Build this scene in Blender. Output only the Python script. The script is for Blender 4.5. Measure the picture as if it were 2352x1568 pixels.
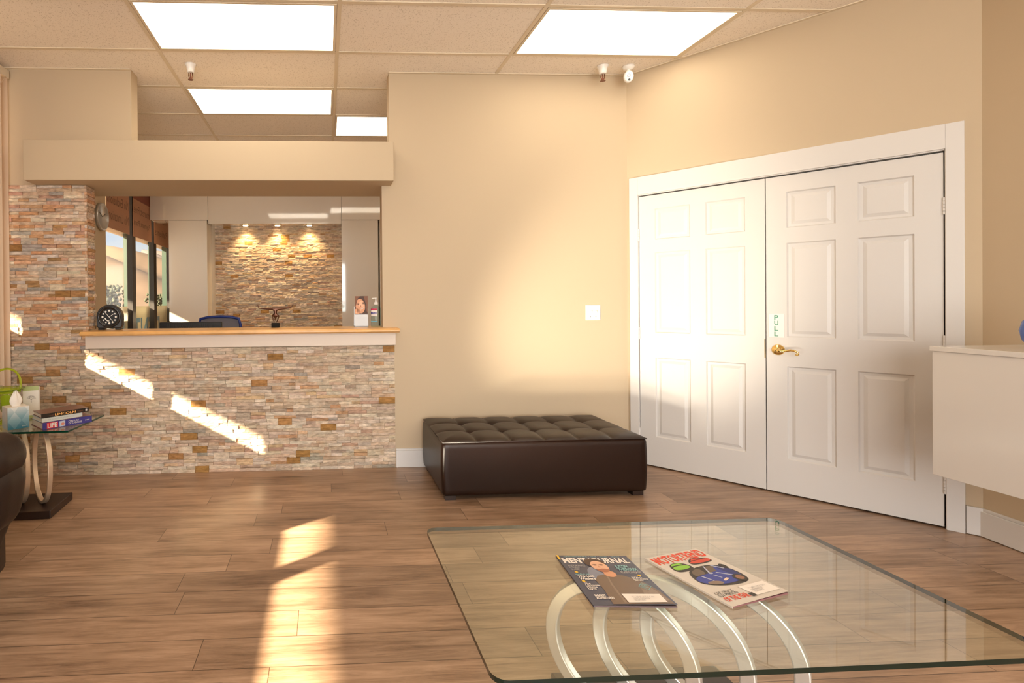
import bpy, bmesh, math, random
from mathutils import Vector, Matrix

sc = bpy.context.scene
for o in list(bpy.data.objects):
    bpy.data.objects.remove(o)
PI = math.pi
rnd = random.Random(7)

# ---------------------------------------------------------------- camera
CAMH = 1.2535
cd = bpy.data.cameras.new('camera')
cam = bpy.data.objects.new('camera', cd)
sc.collection.objects.link(cam)
sc.camera = cam
F, PX, PY = 1204.25, 802.29, 700.37
cd.sensor_width = 36.0
cd.sensor_fit = 'HORIZONTAL'
cd.lens = F * 36.0 / 2352
cd.shift_x = (1176 - PX) / 2352
cd.shift_y = (PY - 784) / 2352
cd.clip_start = 0.05
cd.clip_end = 500
yaw, pit, rol = 0.04714, -0.00496, -0.00882
fw = Vector((math.sin(yaw), math.cos(yaw), 0)); rt = Vector((math.cos(yaw), -math.sin(yaw), 0)); up = Vector((0, 0, 1))
f2 = fw * math.cos(pit) + up * math.sin(pit); u2 = -fw * math.sin(pit) + up * math.cos(pit)
r3 = rt * math.cos(rol) + u2 * math.sin(rol); u3 = -rt * math.sin(rol) + u2 * math.cos(rol)
M = Matrix((r3, u3, -f2)).transposed().to_4x4()
M.translation = Vector((0, 0, CAMH))
cam.matrix_world = M

# ---------------------------------------------------------------- view and world
sc.view_settings.view_transform = 'Standard'
sc.view_settings.look = 'None'
sc.view_settings.gamma = 1.0
sc.view_settings.use_curve_mapping = False
sc.view_settings.exposure = 0.24
try:
    sc.cycles.max_bounces = 10
    sc.cycles.diffuse_bounces = 5
    sc.cycles.glossy_bounces = 4
    sc.cycles.transparent_max_bounces = 16
    sc.cycles.sample_clamp_indirect = 12.0
    sc.cycles.blur_glossy = 0.3
    sc.cycles.use_denoising = True
except Exception:
    pass

w = bpy.data.worlds.new('sky'); sc.world = w; w.use_nodes = True
nt = w.node_tree; nt.nodes.clear()
wo = nt.nodes.new('ShaderNodeOutputWorld'); bg = nt.nodes.new('ShaderNodeBackground')
tc = nt.nodes.new('ShaderNodeTexCoord'); sep = nt.nodes.new('ShaderNodeSeparateXYZ')
rp = nt.nodes.new('ShaderNodeValToRGB'); rp.color_ramp.elements[0].position = 0.0
rp.color_ramp.elements[0].color = (0.95, 0.93, 0.90, 1); rp.color_ramp.elements[1].position = 0.45
rp.color_ramp.elements[1].color = (0.36, 0.55, 0.90, 1)
e = rp.color_ramp.elements.new(0.12); e.color = (0.62, 0.74, 0.92, 1)
nz = nt.nodes.new('ShaderNodeTexNoise'); nz.inputs['Scale'].default_value = 2.5; nz.inputs['Detail'].default_value = 5
mp = nt.nodes.new('ShaderNodeMapping'); mp.inputs['Scale'].default_value = (1, 1, 4)
cr = nt.nodes.new('ShaderNodeValToRGB'); cr.color_ramp.elements[0].position = 0.48; cr.color_ramp.elements[1].position = 0.62
mx = nt.nodes.new('ShaderNodeMixRGB'); mx.inputs[2].default_value = (1, 0.98, 0.95, 1)
L = nt.links.new
L(tc.outputs['Generated'], sep.inputs[0]); L(sep.outputs['Z'], rp.inputs[0])
L(tc.outputs['Generated'], mp.inputs[0]); L(mp.outputs[0], nz.inputs['Vector']); L(nz.outputs[0], cr.inputs[0])
L(cr.outputs[0], mx.inputs[0]); L(rp.outputs[0], mx.inputs[1]); L(mx.outputs[0], bg.inputs[0])
bg.inputs[1].default_value = 1.05
L(bg.outputs[0], wo.inputs[0])

# sun: low in the west, through the gap between the window signs and the walkway roof
sd = bpy.data.lights.new('sun', 'SUN'); sd.energy = 52.0; sd.angle = math.radians(0.6); sd.color = (1.0, 0.80, 0.56)
so = bpy.data.objects.new('sun', sd); sc.collection.objects.link(so)
SUN = Vector((1.0, 0.72, -0.52)).normalized()
so.rotation_euler = SUN.to_track_quat('-Z', 'Y').to_euler()
so.location = (-8, -5, 6)

# daylight entering by the storefront behind the camera
def area(name, loc, target, sx, sy, power, col):
    d = bpy.data.lights.new(name, 'AREA'); d.shape = 'RECTANGLE'; d.size = sx; d.size_y = sy; d.energy = power; d.color = col
    o = bpy.data.objects.new(name, d); sc.collection.objects.link(o); o.location = loc
    o.rotation_euler = (Vector(target) - Vector(loc)).to_track_quat('-Z', 'Y').to_euler()
    return o
area('front_window_daylight', (0.6, -3.25, 1.5), (1.5, 4, 1.2), 4.2, 2.2, 110, (1.0, 0.97, 0.94)).data.spread = math.radians(120)


# added spots standing in for low sun bounced off the polished floor
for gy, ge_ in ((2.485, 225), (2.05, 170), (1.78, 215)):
    d = bpy.data.lights.new('added_glint_spot', 'SPOT'); d.energy = ge_; d.color = (1.0, 0.88, 0.70); d.spot_size = math.radians(41); d.spot_blend = 1.0; d.shadow_soft_size = 0.07
    o = bpy.data.objects.new('added_glint_spot', d); sc.collection.objects.link(o); o.location = (-0.13, gy, 0.03)
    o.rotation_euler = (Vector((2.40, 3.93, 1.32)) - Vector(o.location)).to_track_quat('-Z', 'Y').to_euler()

# ---------------------------------------------------------------- materials
MAT = {}
def pmat(name, col, rough=0.5, metal=0.0, spec=0.5, coat=0.0, coatr=0.1, emis=None, es=0.0, bump=None, var=None):
    if name in MAT: return MAT[name]
    m = bpy.data.materials.new(name); m.use_nodes = True; n = m.node_tree; b = n.nodes['Principled BSDF']
    b.inputs['Base Color'].default_value = (*col, 1); b.inputs['Roughness'].default_value = rough
    b.inputs['Metallic'].default_value = metal; b.inputs['Specular IOR Level'].default_value = spec
    b.inputs['Coat Weight'].default_value = coat; b.inputs['Coat Roughness'].default_value = coatr
    if emis: b.inputs['Emission Color'].default_value = (*emis, 1); b.inputs['Emission Strength'].default_value = es
    t = None
    if bump or var:
        t = n.nodes.new('ShaderNodeTexCoord')
    if bump:
        z = n.nodes.new('ShaderNodeTexNoise'); z.inputs['Scale'].default_value = bump[0]; z.inputs['Detail'].default_value = 4
        u = n.nodes.new('ShaderNodeBump'); u.inputs['Strength'].default_value = bump[1]; u.inputs['Distance'].default_value = bump[2]
        n.links.new(t.outputs['Object'], z.inputs['Vector']); n.links.new(z.outputs[0], u.inputs['Height']); n.links.new(u.outputs[0], b.inputs['Normal'])
    if var:
        z = n.nodes.new('ShaderNodeTexNoise'); z.inputs['Scale'].default_value = var[0]; z.inputs['Detail'].default_value = 5
        r = n.nodes.new('ShaderNodeValToRGB'); r.color_ramp.elements[0].position = 0.35; r.color_ramp.elements[1].position = 0.65
        r.color_ramp.elements[0].color = (*[c * (1 - var[1]) for c in col], 1); r.color_ramp.elements[1].color = (*[min(1, c * (1 + var[1])) for c in col], 1)
        n.links.new(t.outputs['Object'], z.inputs['Vector']); n.links.new(z.outputs[0], r.inputs[0]); n.links.new(r.outputs[0], b.inputs['Base Color'])
    MAT[name] = m
    return m

def glassmat(name, tint, gloss=1.0, ior=1.5, rough=0.0):
    if name in MAT: return MAT[name]
    m = bpy.data.materials.new(name); m.use_nodes = True; n = m.node_tree; n.nodes.clear()
    o = n.nodes.new('ShaderNodeOutputMaterial'); mx = n.nodes.new('ShaderNodeMixShader')
    t = n.nodes.new('ShaderNodeBsdfTransparent'); g = n.nodes.new('ShaderNodeBsdfGlossy'); f = n.nodes.new('ShaderNodeFresnel')
    t.inputs[0].default_value = (*tint, 1); g.inputs['Color'].default_value = (gloss, gloss, gloss, 1); g.inputs['Roughness'].default_value = rough
    # a ray leaving the pane meets the same reflectance as one entering it
    ge = n.nodes.new('ShaderNodeNewGeometry'); mm = n.nodes.new('ShaderNodeMapRange')
    mm.inputs['To Min'].default_value = ior; mm.inputs['To Max'].default_value = 1.0 / ior
    n.links.new(ge.outputs['Backfacing'], mm.inputs['Value']); n.links.new(mm.outputs[0], f.inputs[0])
    n.links.new(f.outputs[0], mx.inputs[0]); n.links.new(t.outputs[0], mx.inputs[1]); n.links.new(g.outputs[0], mx.inputs[2]); n.links.new(mx.outputs[0], o.inputs[0])
    MAT[name] = m
    return m

def N(n, kind, **kw):
    x = n.nodes.new(kind)
    for k, v in kw.items(): setattr(x, k, v)
    return x
def mathn(n, op, a, b=None, c=None):
    x = n.nodes.new('ShaderNodeMath'); x.operation = op
    for i, v in enumerate((a, b, c)):
        if v is None: continue
        if isinstance(v, (int, float)): x.inputs[i].default_value = v
        else: n.links.new(v, x.inputs[i])
    return x.outputs[0]

def floor_mat():
    m = bpy.data.materials.new('laminate'); m.use_nodes = True; n = m.node_tree; b = n.nodes['Principled BSDF']
    t = N(n, 'ShaderNodeTexCoord'); s = N(n, 'ShaderNodeSeparateXYZ'); n.links.new(t.outputs['Object'], s.inputs[0])
    X, Y = s.outputs['X'], s.outputs['Y']
    W, LN = 0.1655, 1.22
    v = mathn(n, 'DIVIDE', mathn(n, 'ADD', Y, 20 * W - 2.142 + 13 * W), W)
    row = mathn(n, 'FLOOR', v); fy = mathn(n, 'FRACT', v)
    wn = N(n, 'ShaderNodeTexWhiteNoise', noise_dimensions='1D'); n.links.new(row, wn.inputs['W'])
    u = mathn(n, 'ADD', mathn(n, 'DIVIDE', mathn(n, 'ADD', X, 30), LN), mathn(n, 'MULTIPLY', wn.outputs['Value'], 7.0))
    col = mathn(n, 'FLOOR', u); fx = mathn(n, 'FRACT', u)
    cv = N(n, 'ShaderNodeCombineXYZ'); n.links.new(row, cv.inputs[0]); n.links.new(col, cv.inputs[1])
    w2 = N(n, 'ShaderNodeTexWhiteNoise', noise_dimensions='2D'); n.links.new(cv.outputs[0], w2.inputs['Vector'])
    pid = w2.outputs['Value']
    # grain
    gv = N(n, 'ShaderNodeCombineXYZ')
    n.links.new(mathn(n, 'ADD', mathn(n, 'MULTIPLY', X, 2.6), mathn(n, 'MULTIPLY', pid, 31)), gv.inputs[0])
    n.links.new(mathn(n, 'ADD', mathn(n, 'MULTIPLY', Y, 34), mathn(n, 'MULTIPLY', pid, 57)), gv.inputs[1])
    g1 = N(n, 'ShaderNodeTexNoise'); g1.inputs['Scale'].default_value = 1.0; g1.inputs['Detail'].default_value = 8; g1.inputs['Roughness'].default_value = 0.76
    g1.inputs['Distortion'].default_value = 0.6
    n.links.new(gv.outputs[0], g1.inputs['Vector'])
    gv2 = N(n, 'ShaderNodeCombineXYZ')
    n.links.new(mathn(n, 'ADD', mathn(n, 'MULTIPLY', X, 2.2), mathn(n, 'MULTIPLY', pid, 13)), gv2.inputs[0])
    n.links.new(mathn(n, 'ADD', mathn(n, 'MULTIPLY', Y, 7), mathn(n, 'MULTIPLY', pid, 91)), gv2.inputs[1])
    g2 = N(n, 'ShaderNodeTexNoise'); g2.inputs['Scale'].default_value = 1.0; g2.inputs['Detail'].default_value = 4
    n.links.new(gv2.outputs[0], g2.inputs['Vector'])
    r1 = N(n, 'ShaderNodeValToRGB'); el = r1.color_ramp.elements
    el[0].position = 0.33; el[0].color = (0.115, 0.064, 0.038, 1); el[1].position = 0.70; el[1].color = (0.52, 0.36, 0.25, 1)
    x = el.new(0.45); x.color = (0.27, 0.168, 0.105, 1); x = el.new(0.55); x.color = (0.385, 0.25, 0.165, 1)
    n.links.new(mathn(n, 'ADD', mathn(n, 'MULTIPLY', g1.outputs[0], 0.62), mathn(n, 'MULTIPLY', g2.outputs[0], 0.38)), r1.inputs[0])
    tone = mathn(n, 'ADD', mathn(n, 'MULTIPLY', pid, 0.28), 0.84)
    hs = N(n, 'ShaderNodeHueSaturation'); n.links.new(r1.outputs[0], hs.inputs['Color']); n.links.new(tone, hs.inputs['Value'])
    # thin dark scratches along grain
    gv3 = N(n, 'ShaderNodeCombineXYZ')
    n.links.new(mathn(n, 'ADD', mathn(n, 'MULTIPLY', X, 5), mathn(n, 'MULTIPLY', pid, 77)), gv3.inputs[0])
    n.links.new(mathn(n, 'MULTIPLY', Y, 90), gv3.inputs[1])
    g3 = N(n, 'ShaderNodeTexNoise'); g3.inputs['Scale'].default_value = 1.0; g3.inputs['Detail'].default_value = 2
    n.links.new(gv3.outputs[0], g3.inputs['Vector'])
    scr = mathn(n, 'MULTIPLY', mathn(n, 'GREATER_THAN', g3.outputs[0], 0.735), 0.45)
    ey = mathn(n, 'MINIMUM', fy, mathn(n, 'SUBTRACT', 1.0, fy)); ex = mathn(n, 'MINIMUM', fx, mathn(n, 'SUBTRACT', 1.0, fx))
    seam = mathn(n, 'MAXIMUM', mathn(n, 'LESS_THAN', ey, 0.010), mathn(n, 'LESS_THAN', ex, 0.0013))
    dk = mathn(n, 'MAXIMUM', mathn(n, 'MULTIPLY', seam, 0.75), scr)
    mxx = N(n, 'ShaderNodeMixRGB'); n.links.new(dk, mxx.inputs[0]); n.links.new(hs.outputs[0], mxx.inputs[1]); mxx.inputs[2].default_value = (0.045, 0.024, 0.014, 1)
    n.links.new(mxx.outputs[0], b.inputs['Base Color'])
    n.links.new(mathn(n, 'ADD', mathn(n, 'MULTIPLY', g1.outputs[0], 0.14), 0.24), b.inputs['Roughness'])
    b.inputs['Specular IOR Level'].default_value = 0.5
    bp = N(n, 'ShaderNodeBump'); bp.inputs['Strength'].default_value = 0.15; bp.inputs['Distance'].default_value = 0.002
    n.links.new(g1.outputs[0], bp.inputs['Height']); n.links.new(bp.outputs[0], b.inputs['Normal'])
    return m

def stone_mat():
    m = bpy.data.materials.new('split_stone'); m.use_nodes = True; n = m.node_tree; b = n.nodes['Principled BSDF']
    a = N(n, 'ShaderNodeVertexColor', layer_name='stone'); t = N(n, 'ShaderNodeTexCoord')
    z = N(n, 'ShaderNodeTexNoise'); z.inputs['Scale'].default_value = 34; z.inputs['Detail'].default_value = 7; z.inputs['Roughness'].default_value = 0.65
    mp = N(n, 'ShaderNodeMapping'); mp.inputs['Scale'].default_value = (0.55, 1, 1.7)
    n.links.new(t.outputs['Object'], mp.inputs[0]); n.links.new(mp.outputs[0], z.inputs['Vector'])
    z2 = N(n, 'ShaderNodeTexNoise'); z2.inputs['Scale'].default_value = 9; z2.inputs['Detail'].default_value = 3
    n.links.new(t.outputs['Object'], z2.inputs['Vector'])
    ov = N(n, 'ShaderNodeMixRGB', blend_type='MULTIPLY'); ov.inputs[0].default_value = 1.0
    r = N(n, 'ShaderNodeValToRGB'); r.color_ramp.elements[0].position = 0.3; r.color_ramp.elements[0].color = (0.52, 0.50, 0.48, 1)
    r.color_ramp.elements[1].position = 0.68; r.color_ramp.elements[1].color = (1.18, 1.17, 1.15, 1)
    n.links.new(z.outputs[0], r.inputs[0]); n.links.new(a.outputs[0], ov.inputs[1]); n.links.new(r.outputs[0], ov.inputs[2])
    r2 = N(n, 'ShaderNodeValToRGB'); r2.color_ramp.elements[0].position = 0.56; r2.color_ramp.elements[0].color = (0, 0, 0, 1); r2.color_ramp.elements[1].position = 0.78
    mx = N(n, 'ShaderNodeMixRGB'); n.links.new(z2.outputs[0], r2.inputs[0]); n.links.new(mathn(n, 'MULTIPLY', r2.outputs[0], 0.35), mx.inputs[0])
    n.links.new(ov.outputs[0], mx.inputs[1]); mx.inputs[2].default_value = (0.58, 0.30, 0.14, 1)
    n.links.new(mx.outputs[0], b.inputs['Base Color'])
    b.inputs['Roughness'].default_value = 0.85; b.inputs['Specular IOR Level'].default_value = 0.25
    bp = N(n, 'ShaderNodeBump'); bp.inputs['Strength'].default_value = 0.5; bp.inputs['Distance'].default_value = 0.005
    n.links.new(z.outputs[0], bp.inputs['Height']); n.links.new(bp.outputs[0], b.inputs['Normal'])
    return m

def speckle_mat():
    m = bpy.data.materials.new('ceiling_tile'); m.use_nodes = True; n = m.node_tree; b = n.nodes['Principled BSDF']
    t = N(n, 'ShaderNodeTexCoord'); z = N(n, 'ShaderNodeTexNoise'); z.inputs['Scale'].default_value = 150; z.inputs['Detail'].default_value = 2
    r = N(n, 'ShaderNodeValToRGB'); r.color_ramp.elements[0].position = 0.30; r.color_ramp.elements[0].color = (0.60, 0.53, 0.44, 1)
    r.color_ramp.elements[1].position = 0.42; r.color_ramp.elements[1].color = (0.90, 0.83, 0.74, 1)
    n.links.new(t.outputs['Object'], z.inputs['Vector']); n.links.new(z.outputs[0], r.inputs[0]); n.links.new(r.outputs[0], b.inputs['Base Color'])
    b.inputs['Roughness'].default_value = 0.95; b.inputs['Specular IOR Level'].default_value = 0.1
    return m

FLOOR = floor_mat(); STONE = stone_mat(); TILE = speckle_mat()
WALL = pmat('cream_paint', (0.535, 0.43, 0.30), 0.75, spec=0.25, bump=(260, 0.06, 0.002))
TRIM = pmat('white_trim_paint', (0.66, 0.64, 0.62), 0.38, spec=0.45)
DOORM = pmat('white_door_paint', (0.64, 0.62, 0.60), 0.42, spec=0.45, bump=(60, 0.04, 0.001))
TBAR = pmat('grid_metal', (0.72, 0.62, 0.47), 0.5)
GREYP = pmat('taupe_apron', (0.70, 0.60, 0.50), 0.45)
LAM = pmat('gloss_laminate', (0.78, 0.72, 0.64), 0.06, spec=0.6, coat=1.0, coatr=0.04)
GAP = pmat('dark_gap', (0.03, 0.022, 0.018), 0.9)
WOODC = pmat('honey_maple', (0.72, 0.40, 0.14), 0.30, spec=0.5, var=(7, 0.12))
BLACK = pmat('black_plastic', (0.012, 0.011, 0.010), 0.35)
BLACKM = pmat('dark_bronze_frame', (0.020, 0.015, 0.013), 0.45)
LEATH = pmat('brown_leather', (0.016, 0.0058, 0.003), 0.34, spec=0.36, bump=(220, 0.12, 0.0015))
LEATH2 = pmat('sofa_leather', (0.018, 0.009, 0.006), 0.45, spec=0.4, bump=(160, 0.2, 0.002))
SILVER = pmat('satin_nickel', (0.78, 0.76, 0.72), 0.33, metal=0.75, bump=(300, 0.1, 0.001))
DKWOOD = pmat('espresso_wood', (0.025, 0.013, 0.010), 0.35)
GLASS = glassmat('table_glass', (0.93, 0.965, 0.925), 1.0, 1.62)
GLEDGE = pmat('glass_edge_green', (0.004, 0.045, 0.025), 0.08, spec=0.8)
GLEDGE2 = pmat('glass_edge_dark', (0.003, 0.014, 0.010), 0.08, spec=0.7)
PANE = glassmat('window_glass', (0.96, 0.98, 0.97), 1.0, 1.45)
CLEAR = glassmat('clear_acrylic', (0.95, 0.96, 0.97), 0.5, 1.35)
BRASS = pmat('polished_brass', (0.86, 0.60, 0.22), 0.14, metal=1.0)
WHITEP = pmat('white_plastic', (0.86, 0.84, 0.80), 0.35)
CABW = pmat('gloss_white_cabinet', (0.68, 0.65, 0.61), 0.14, spec=0.5)
PAPER = pmat('paper', (0.80, 0.76, 0.70), 0.7)
PAGES = pmat('page_edges', (0.68, 0.58, 0.46), 0.85, bump=(400, 0.3, 0.001))
def flat(name, c, r=0.6): return pmat(name, c, r)

# ---------------------------------------------------------------- mesh helpers
C = sc.collection
class MB:
    def __init__(s): s.v = []; s.f = []; s.m = []; s.mats = []
    def mi(s, mat):
        if mat is None: return 0
        if mat not in s.mats: s.mats.append(mat)
        return s.mats.index(mat)
    def box(s, x0, x1, y0, y1, z0, z1, mat=None, side=None):
        b = len(s.v)
        s.v += [(x0, y0, z0), (x1, y0, z0), (x1, y1, z0), (x0, y1, z0), (x0, y0, z1), (x1, y0, z1), (x1, y1, z1), (x0, y1, z1)]
        s.f += [tuple(b + i for i in q) for q in ((0, 3, 2, 1), (4, 5, 6, 7), (0, 1, 5, 4), (1, 2, 6, 5), (2, 3, 7, 6), (3, 0, 4, 7))]
        k = s.mi(mat); k2 = k if side is None else s.mi(side)
        s.m += [k, k, k2, k2, k2, k2]
        return s
    def poly(s, pts, mat=None):
        b = len(s.v); s.v += [tuple(p) for p in pts]; s.f.append(tuple(range(b, b + len(pts)))); s.m.append(s.mi(mat)); return s
    def prism(s, pts, z0, z1, mat=None, side=None):
        n = len(pts); b = len(s.v)
        s.v += [(x, y, z0) for x, y in pts] + [(x, y, z1) for x, y in pts]
        k = s.mi(mat); k2 = k if side is None else s.mi(side)
        s.f.append(tuple(b + i for i in reversed(range(n)))); s.m.append(k)
        s.f.append(tuple(b + n + i for i in range(n))); s.m.append(k)
        for i in range(n):
            j = (i + 1) % n; s.f.append((b + i, b + j, b + n + j, b + n + i)); s.m.append(k2)
        return s
    def lathe(s, prof, seg=32, cx=0, cy=0, mat=None, cap=True):
        b = len(s.v); n = len(prof); k = s.mi(mat)
        for r, z in prof:
            for i in range(seg):
                a = 2 * PI * i / seg; s.v.append((cx + r * math.cos(a), cy + r * math.sin(a), z))
        for j in range(n - 1):
            for i in range(seg):
                i2 = (i + 1) % seg
                s.f.append((b + j * seg + i, b + j * seg + i2, b + (j + 1) * seg + i2, b + (j + 1) * seg + i)); s.m.append(k)
        if cap:
            s.f.append(tuple(b + i for i in reversed(range(seg)))); s.m.append(k)
            s.f.append(tuple(b + (n - 1) * seg + i for i in range(seg))); s.m.append(k)
        return s
    def tube(s, pts, rad, seg=10, mat=None, closed=False, squash=1.0):
        pts = [Vector(p) for p in pts]; n = len(pts); b = len(s.v); k = s.mi(mat)
        rr = rad if isinstance(rad, (list, tuple)) else [rad] * n
        nrm = None
        for i, p in enumerate(pts):
            if closed: t = (pts[(i + 1) % n] - pts[i - 1]).normalized()
            else: t = (pts[min(i + 1, n - 1)] - pts[max(i - 1, 0)]).normalized()
            if nrm is None:
                nrm = t.cross(Vector((0, 0, 1)))
                if nrm.length < 0.01: nrm = t.cross(Vector((0, 1, 0)))
                nrm.normalize()
            nrm = (nrm - t * nrm.dot(t)).normalized(); bn = t.cross(nrm)
            for q in range(seg):
                a = 2 * PI * q / seg; s.v.append(tuple(p + nrm * math.cos(a) * rr[i] + bn * math.sin(a) * rr[i] * squash))
        for i in range(n if closed else n - 1):
            i2 = (i + 1) % n
            for q in range(seg):
                q2 = (q + 1) % seg; s.f.append((b + i * seg + q, b + i * seg + q2, b + i2 * seg + q2, b + i2 * seg + q)); s.m.append(k)
        if not closed:
            s.f.append(tuple(b + q for q in reversed(range(seg)))); s.f.append(tuple(b + (n - 1) * seg + q for q in range(seg))); s.m += [k, k]
        return s
    def xf(s, mat4):
        s.v = [tuple(mat4 @ Vector(p)) for p in s.v]; return s
    def build(s, name, mat=None, parent=None, smooth=False, bevel=0, bseg=2, subsurf=0, loc=None, rz=0):
        me = bpy.data.meshes.new(name); me.from_pydata(s.v, [], s.f)
        mats = s.mats if s.mats else [mat or WALL]
        for x in mats: me.materials.append(x)
        if s.mats: me.polygons.foreach_set('material_index', s.m)
        bm = bmesh.new(); bm.from_mesh(me); bmesh.ops.recalc_face_normals(bm, faces=bm.faces); bm.to_mesh(me); bm.free()
        if smooth: me.polygons.foreach_set('use_smooth', [True] * len(me.polygons))
        me.update()
        o = bpy.data.objects.new(name, me); C.objects.link(o)
        if parent: o.parent = parent
        if loc: o.location = loc
        if rz: o.rotation_euler.z = rz
        if bevel:
            d = o.modifiers.new('bevel', 'BEVEL'); d.width = bevel; d.segments = bseg; d.limit_method = 'ANGLE'; d.angle_limit = math.radians(40)
        if subsurf:
            d = o.modifiers.new('sub', 'SUBSURF'); d.levels = subsurf; d.render_levels = subsurf
        return o

def thing(name, label, cat, loc=(0, 0, 0), rz=0, group=None):
    o = bpy.data.objects.new(name, None); C.objects.link(o); o.location = loc; o.rotation_euler = (0, 0, rz); o.empty_display_size = 0.1
    o['label'] = label; o['category'] = cat
    if group: o['group'] = group
    return o
def tag(o, label, cat, group=None):
    o['label'] = label; o['category'] = cat
    if group: o['group'] = group
    return o
def struct(o): o['kind'] = 'structure'; return o
def bx(name, x0, x1, y0, y1, z0, z1, mat, parent=None, bevel=0, **k): return MB().box(x0, x1, y0, y1, z0, z1).build(name, mat, parent, bevel=bevel, **k)
def copy_tree(src, loc, rz=None, label=None):
    r = src.copy(); C.objects.link(r); r.location = loc
    if rz is not None: r.rotation_euler.z = rz
    if label: r['label'] = label
    for ch in list(src.children):
        c = ch.copy(); C.objects.link(c); c.parent = r
        for g in list(ch.children):
            d = g.copy(); C.objects.link(d); d.parent = c
    return r

def text(name, s, w, h, mat, parent, origin, xd=(1, 0, 0), yd=(0, 0, 1), bold=0.0, mirror=False, skew=0.0):
    """flat lettering, w x h metres, lower left corner at origin, in the parent's space"""
    cu = bpy.data.curves.new(name, 'FONT'); cu.body = s; cu.size = 1.0; cu.offset = bold; cu.resolution_u = 3; cu.space_line = 0.82
    cu.align_x = 'LEFT'
    to = bpy.data.objects.new(name, cu); C.objects.link(to)
    bpy.context.view_layer.update()
    me = bpy.data.meshes.new_from_object(to.evaluated_get(bpy.context.evaluated_depsgraph_get()))
    bpy.data.objects.remove(to); bpy.data.curves.remove(cu)
    xs = [v.co.x for v in me.vertices]; ys = [v.co.y for v in me.vertices]
    x0, x1, y0, y1 = min(xs), max(xs), min(ys), max(ys)
    xd = Vector(xd).normalized(); yd = Vector(yd).normalized(); og = Vector(origin)
    for v in me.vertices:
        a = (v.co.x - x0) / (x1 - x0); b = (v.co.y - y0) / (y1 - y0)
        if mirror: a = 1 - a
        v.co = og + xd * (a * w + skew * b * h) + yd * (b * h)
    me.name = name; me.materials.clear(); me.materials.append(mat)
    o = bpy.data.objects.new(name, me); C.objects.link(o)
    if parent: o.parent = parent
    return o

# ================================================================ room shell
HC = 2.99
YB = 3.958                     # waiting-room side of the reception wall
DA = -0.90596; DP = Vector((2.401, 3.890, 0)); DD = Vector((math.cos(DA), math.sin(DA), 0)); DN = Vector((-DD.y, DD.x, 0))  # DN points away from the room
def dw(s, off, z=0.0):         # a point on the angled door wall; off > 0 is toward the room
    p = DP + DD * s - DN * off; return Vector((p.x, p.y, z))

fl = bx('floor', -2.55, 4.3, -3.4, 11.5, -0.06, 0.0, FLOOR); struct(fl)
ce = bx('ceiling', -2.55, 4.3, -3.4, 11.5, HC, HC + 0.1, TILE); struct(ce)

# back wall with the reception opening
b = MB()
COR = dw(-0.0864, 0)           # corner with the angled wall
b.box(0.440, 2.42, YB, YB + 0.13, 0, 2.137); b.box(0.500, 2.42, YB, YB + 0.13, 2.137, HC)
struct(b.build('wall_back', WALL))
b = MB(); b.box(-2.50, -1.415, YB, YB + 0.13, 2.137, HC)
struct(b.build('wall_back_left', WALL))
b = MB(); b.box(-2.50, -1.775, YB, YB + 0.10, 0, 2.137); b.box(-1.775, 0.440, YB, YB + 0.10, 0, 0.93)
struct(b.build('wall_half', WALL))
b = MB(); b.box(-2.108, 0.510, 3.79, 4.36, 2.134, 2.418)
struct(b.build('wall_soffit', WALL, bevel=0.004))

# angled wall with the double doors (opening between s=-0.005 and s=1.537, 2.045 high)
def dbox(b, s0, s1, o0, o1, z0, z1, mat=None):
    pts = [dw(s0, o0), dw(s1, o0), dw(s1, o1), dw(s0, o1)]
    b.prism([(p.x, p.y) for p in pts], z0, z1, mat); return b
b = MB(); dbox(b, -0.0864, -0.010, -0.13, 0, 0, HC); dbox(b, -0.010, 1.542, -0.13, 0, 2.050, HC); dbox(b, 1.542, 1.668, -0.13, 0, 0, HC)
struct(b.build('wall_right', WALL))
b = MB()
RW0 = dw(1.668, 0); RWD = Vector((-0.10, -1.0, 0)).normalized(); RW1 = RW0 + RWD * 6.2; nx = Vector((-RWD.y, RWD.x, 0))
b.prism([(RW0.x, RW0.y), (RW1.x, RW1.y), (RW1.x + nx.x * 0.13, RW1.y + nx.y * 0.13), (RW0.x + nx.x * 0.13, RW0.y + nx.y * 0.13 + 0.02)], 0, HC)
struct(b.build('wall_side', WALL))

# wall behind the camera: storefront piers and header
b = MB(); b.box(-2.5, -2.1, -3.4, -3.3, 0, HC); b.box(-2.1, 2.8, -3.4, -3.3, 2.65, HC); b.box(2.8, 4.2, -3.4, -3.3, 0, HC); b.box(-2.1, 2.8, -3.4, -3.3, 0, 0.35)
struct(b.build('wall_front', WALL))
wf = MB()
for x in (-2.1, -0.9, 0.3, 1.5, 2.74): wf.box(x, x + 0.06, -3.39, -3.31, 0.35, 2.65)
wf.box(-2.04, 2.74, -3.39, -3.31, 0.35, 0.41); wf.box(-2.04, 2.74, -3.39, -3.31, 2.59, 2.65)
wfo = struct(wf.build('window_3', BLACKM)); bx('pane', -2.04, 2.74, -3.352, -3.346, 0.41, 2.59, PANE, wfo)

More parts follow.
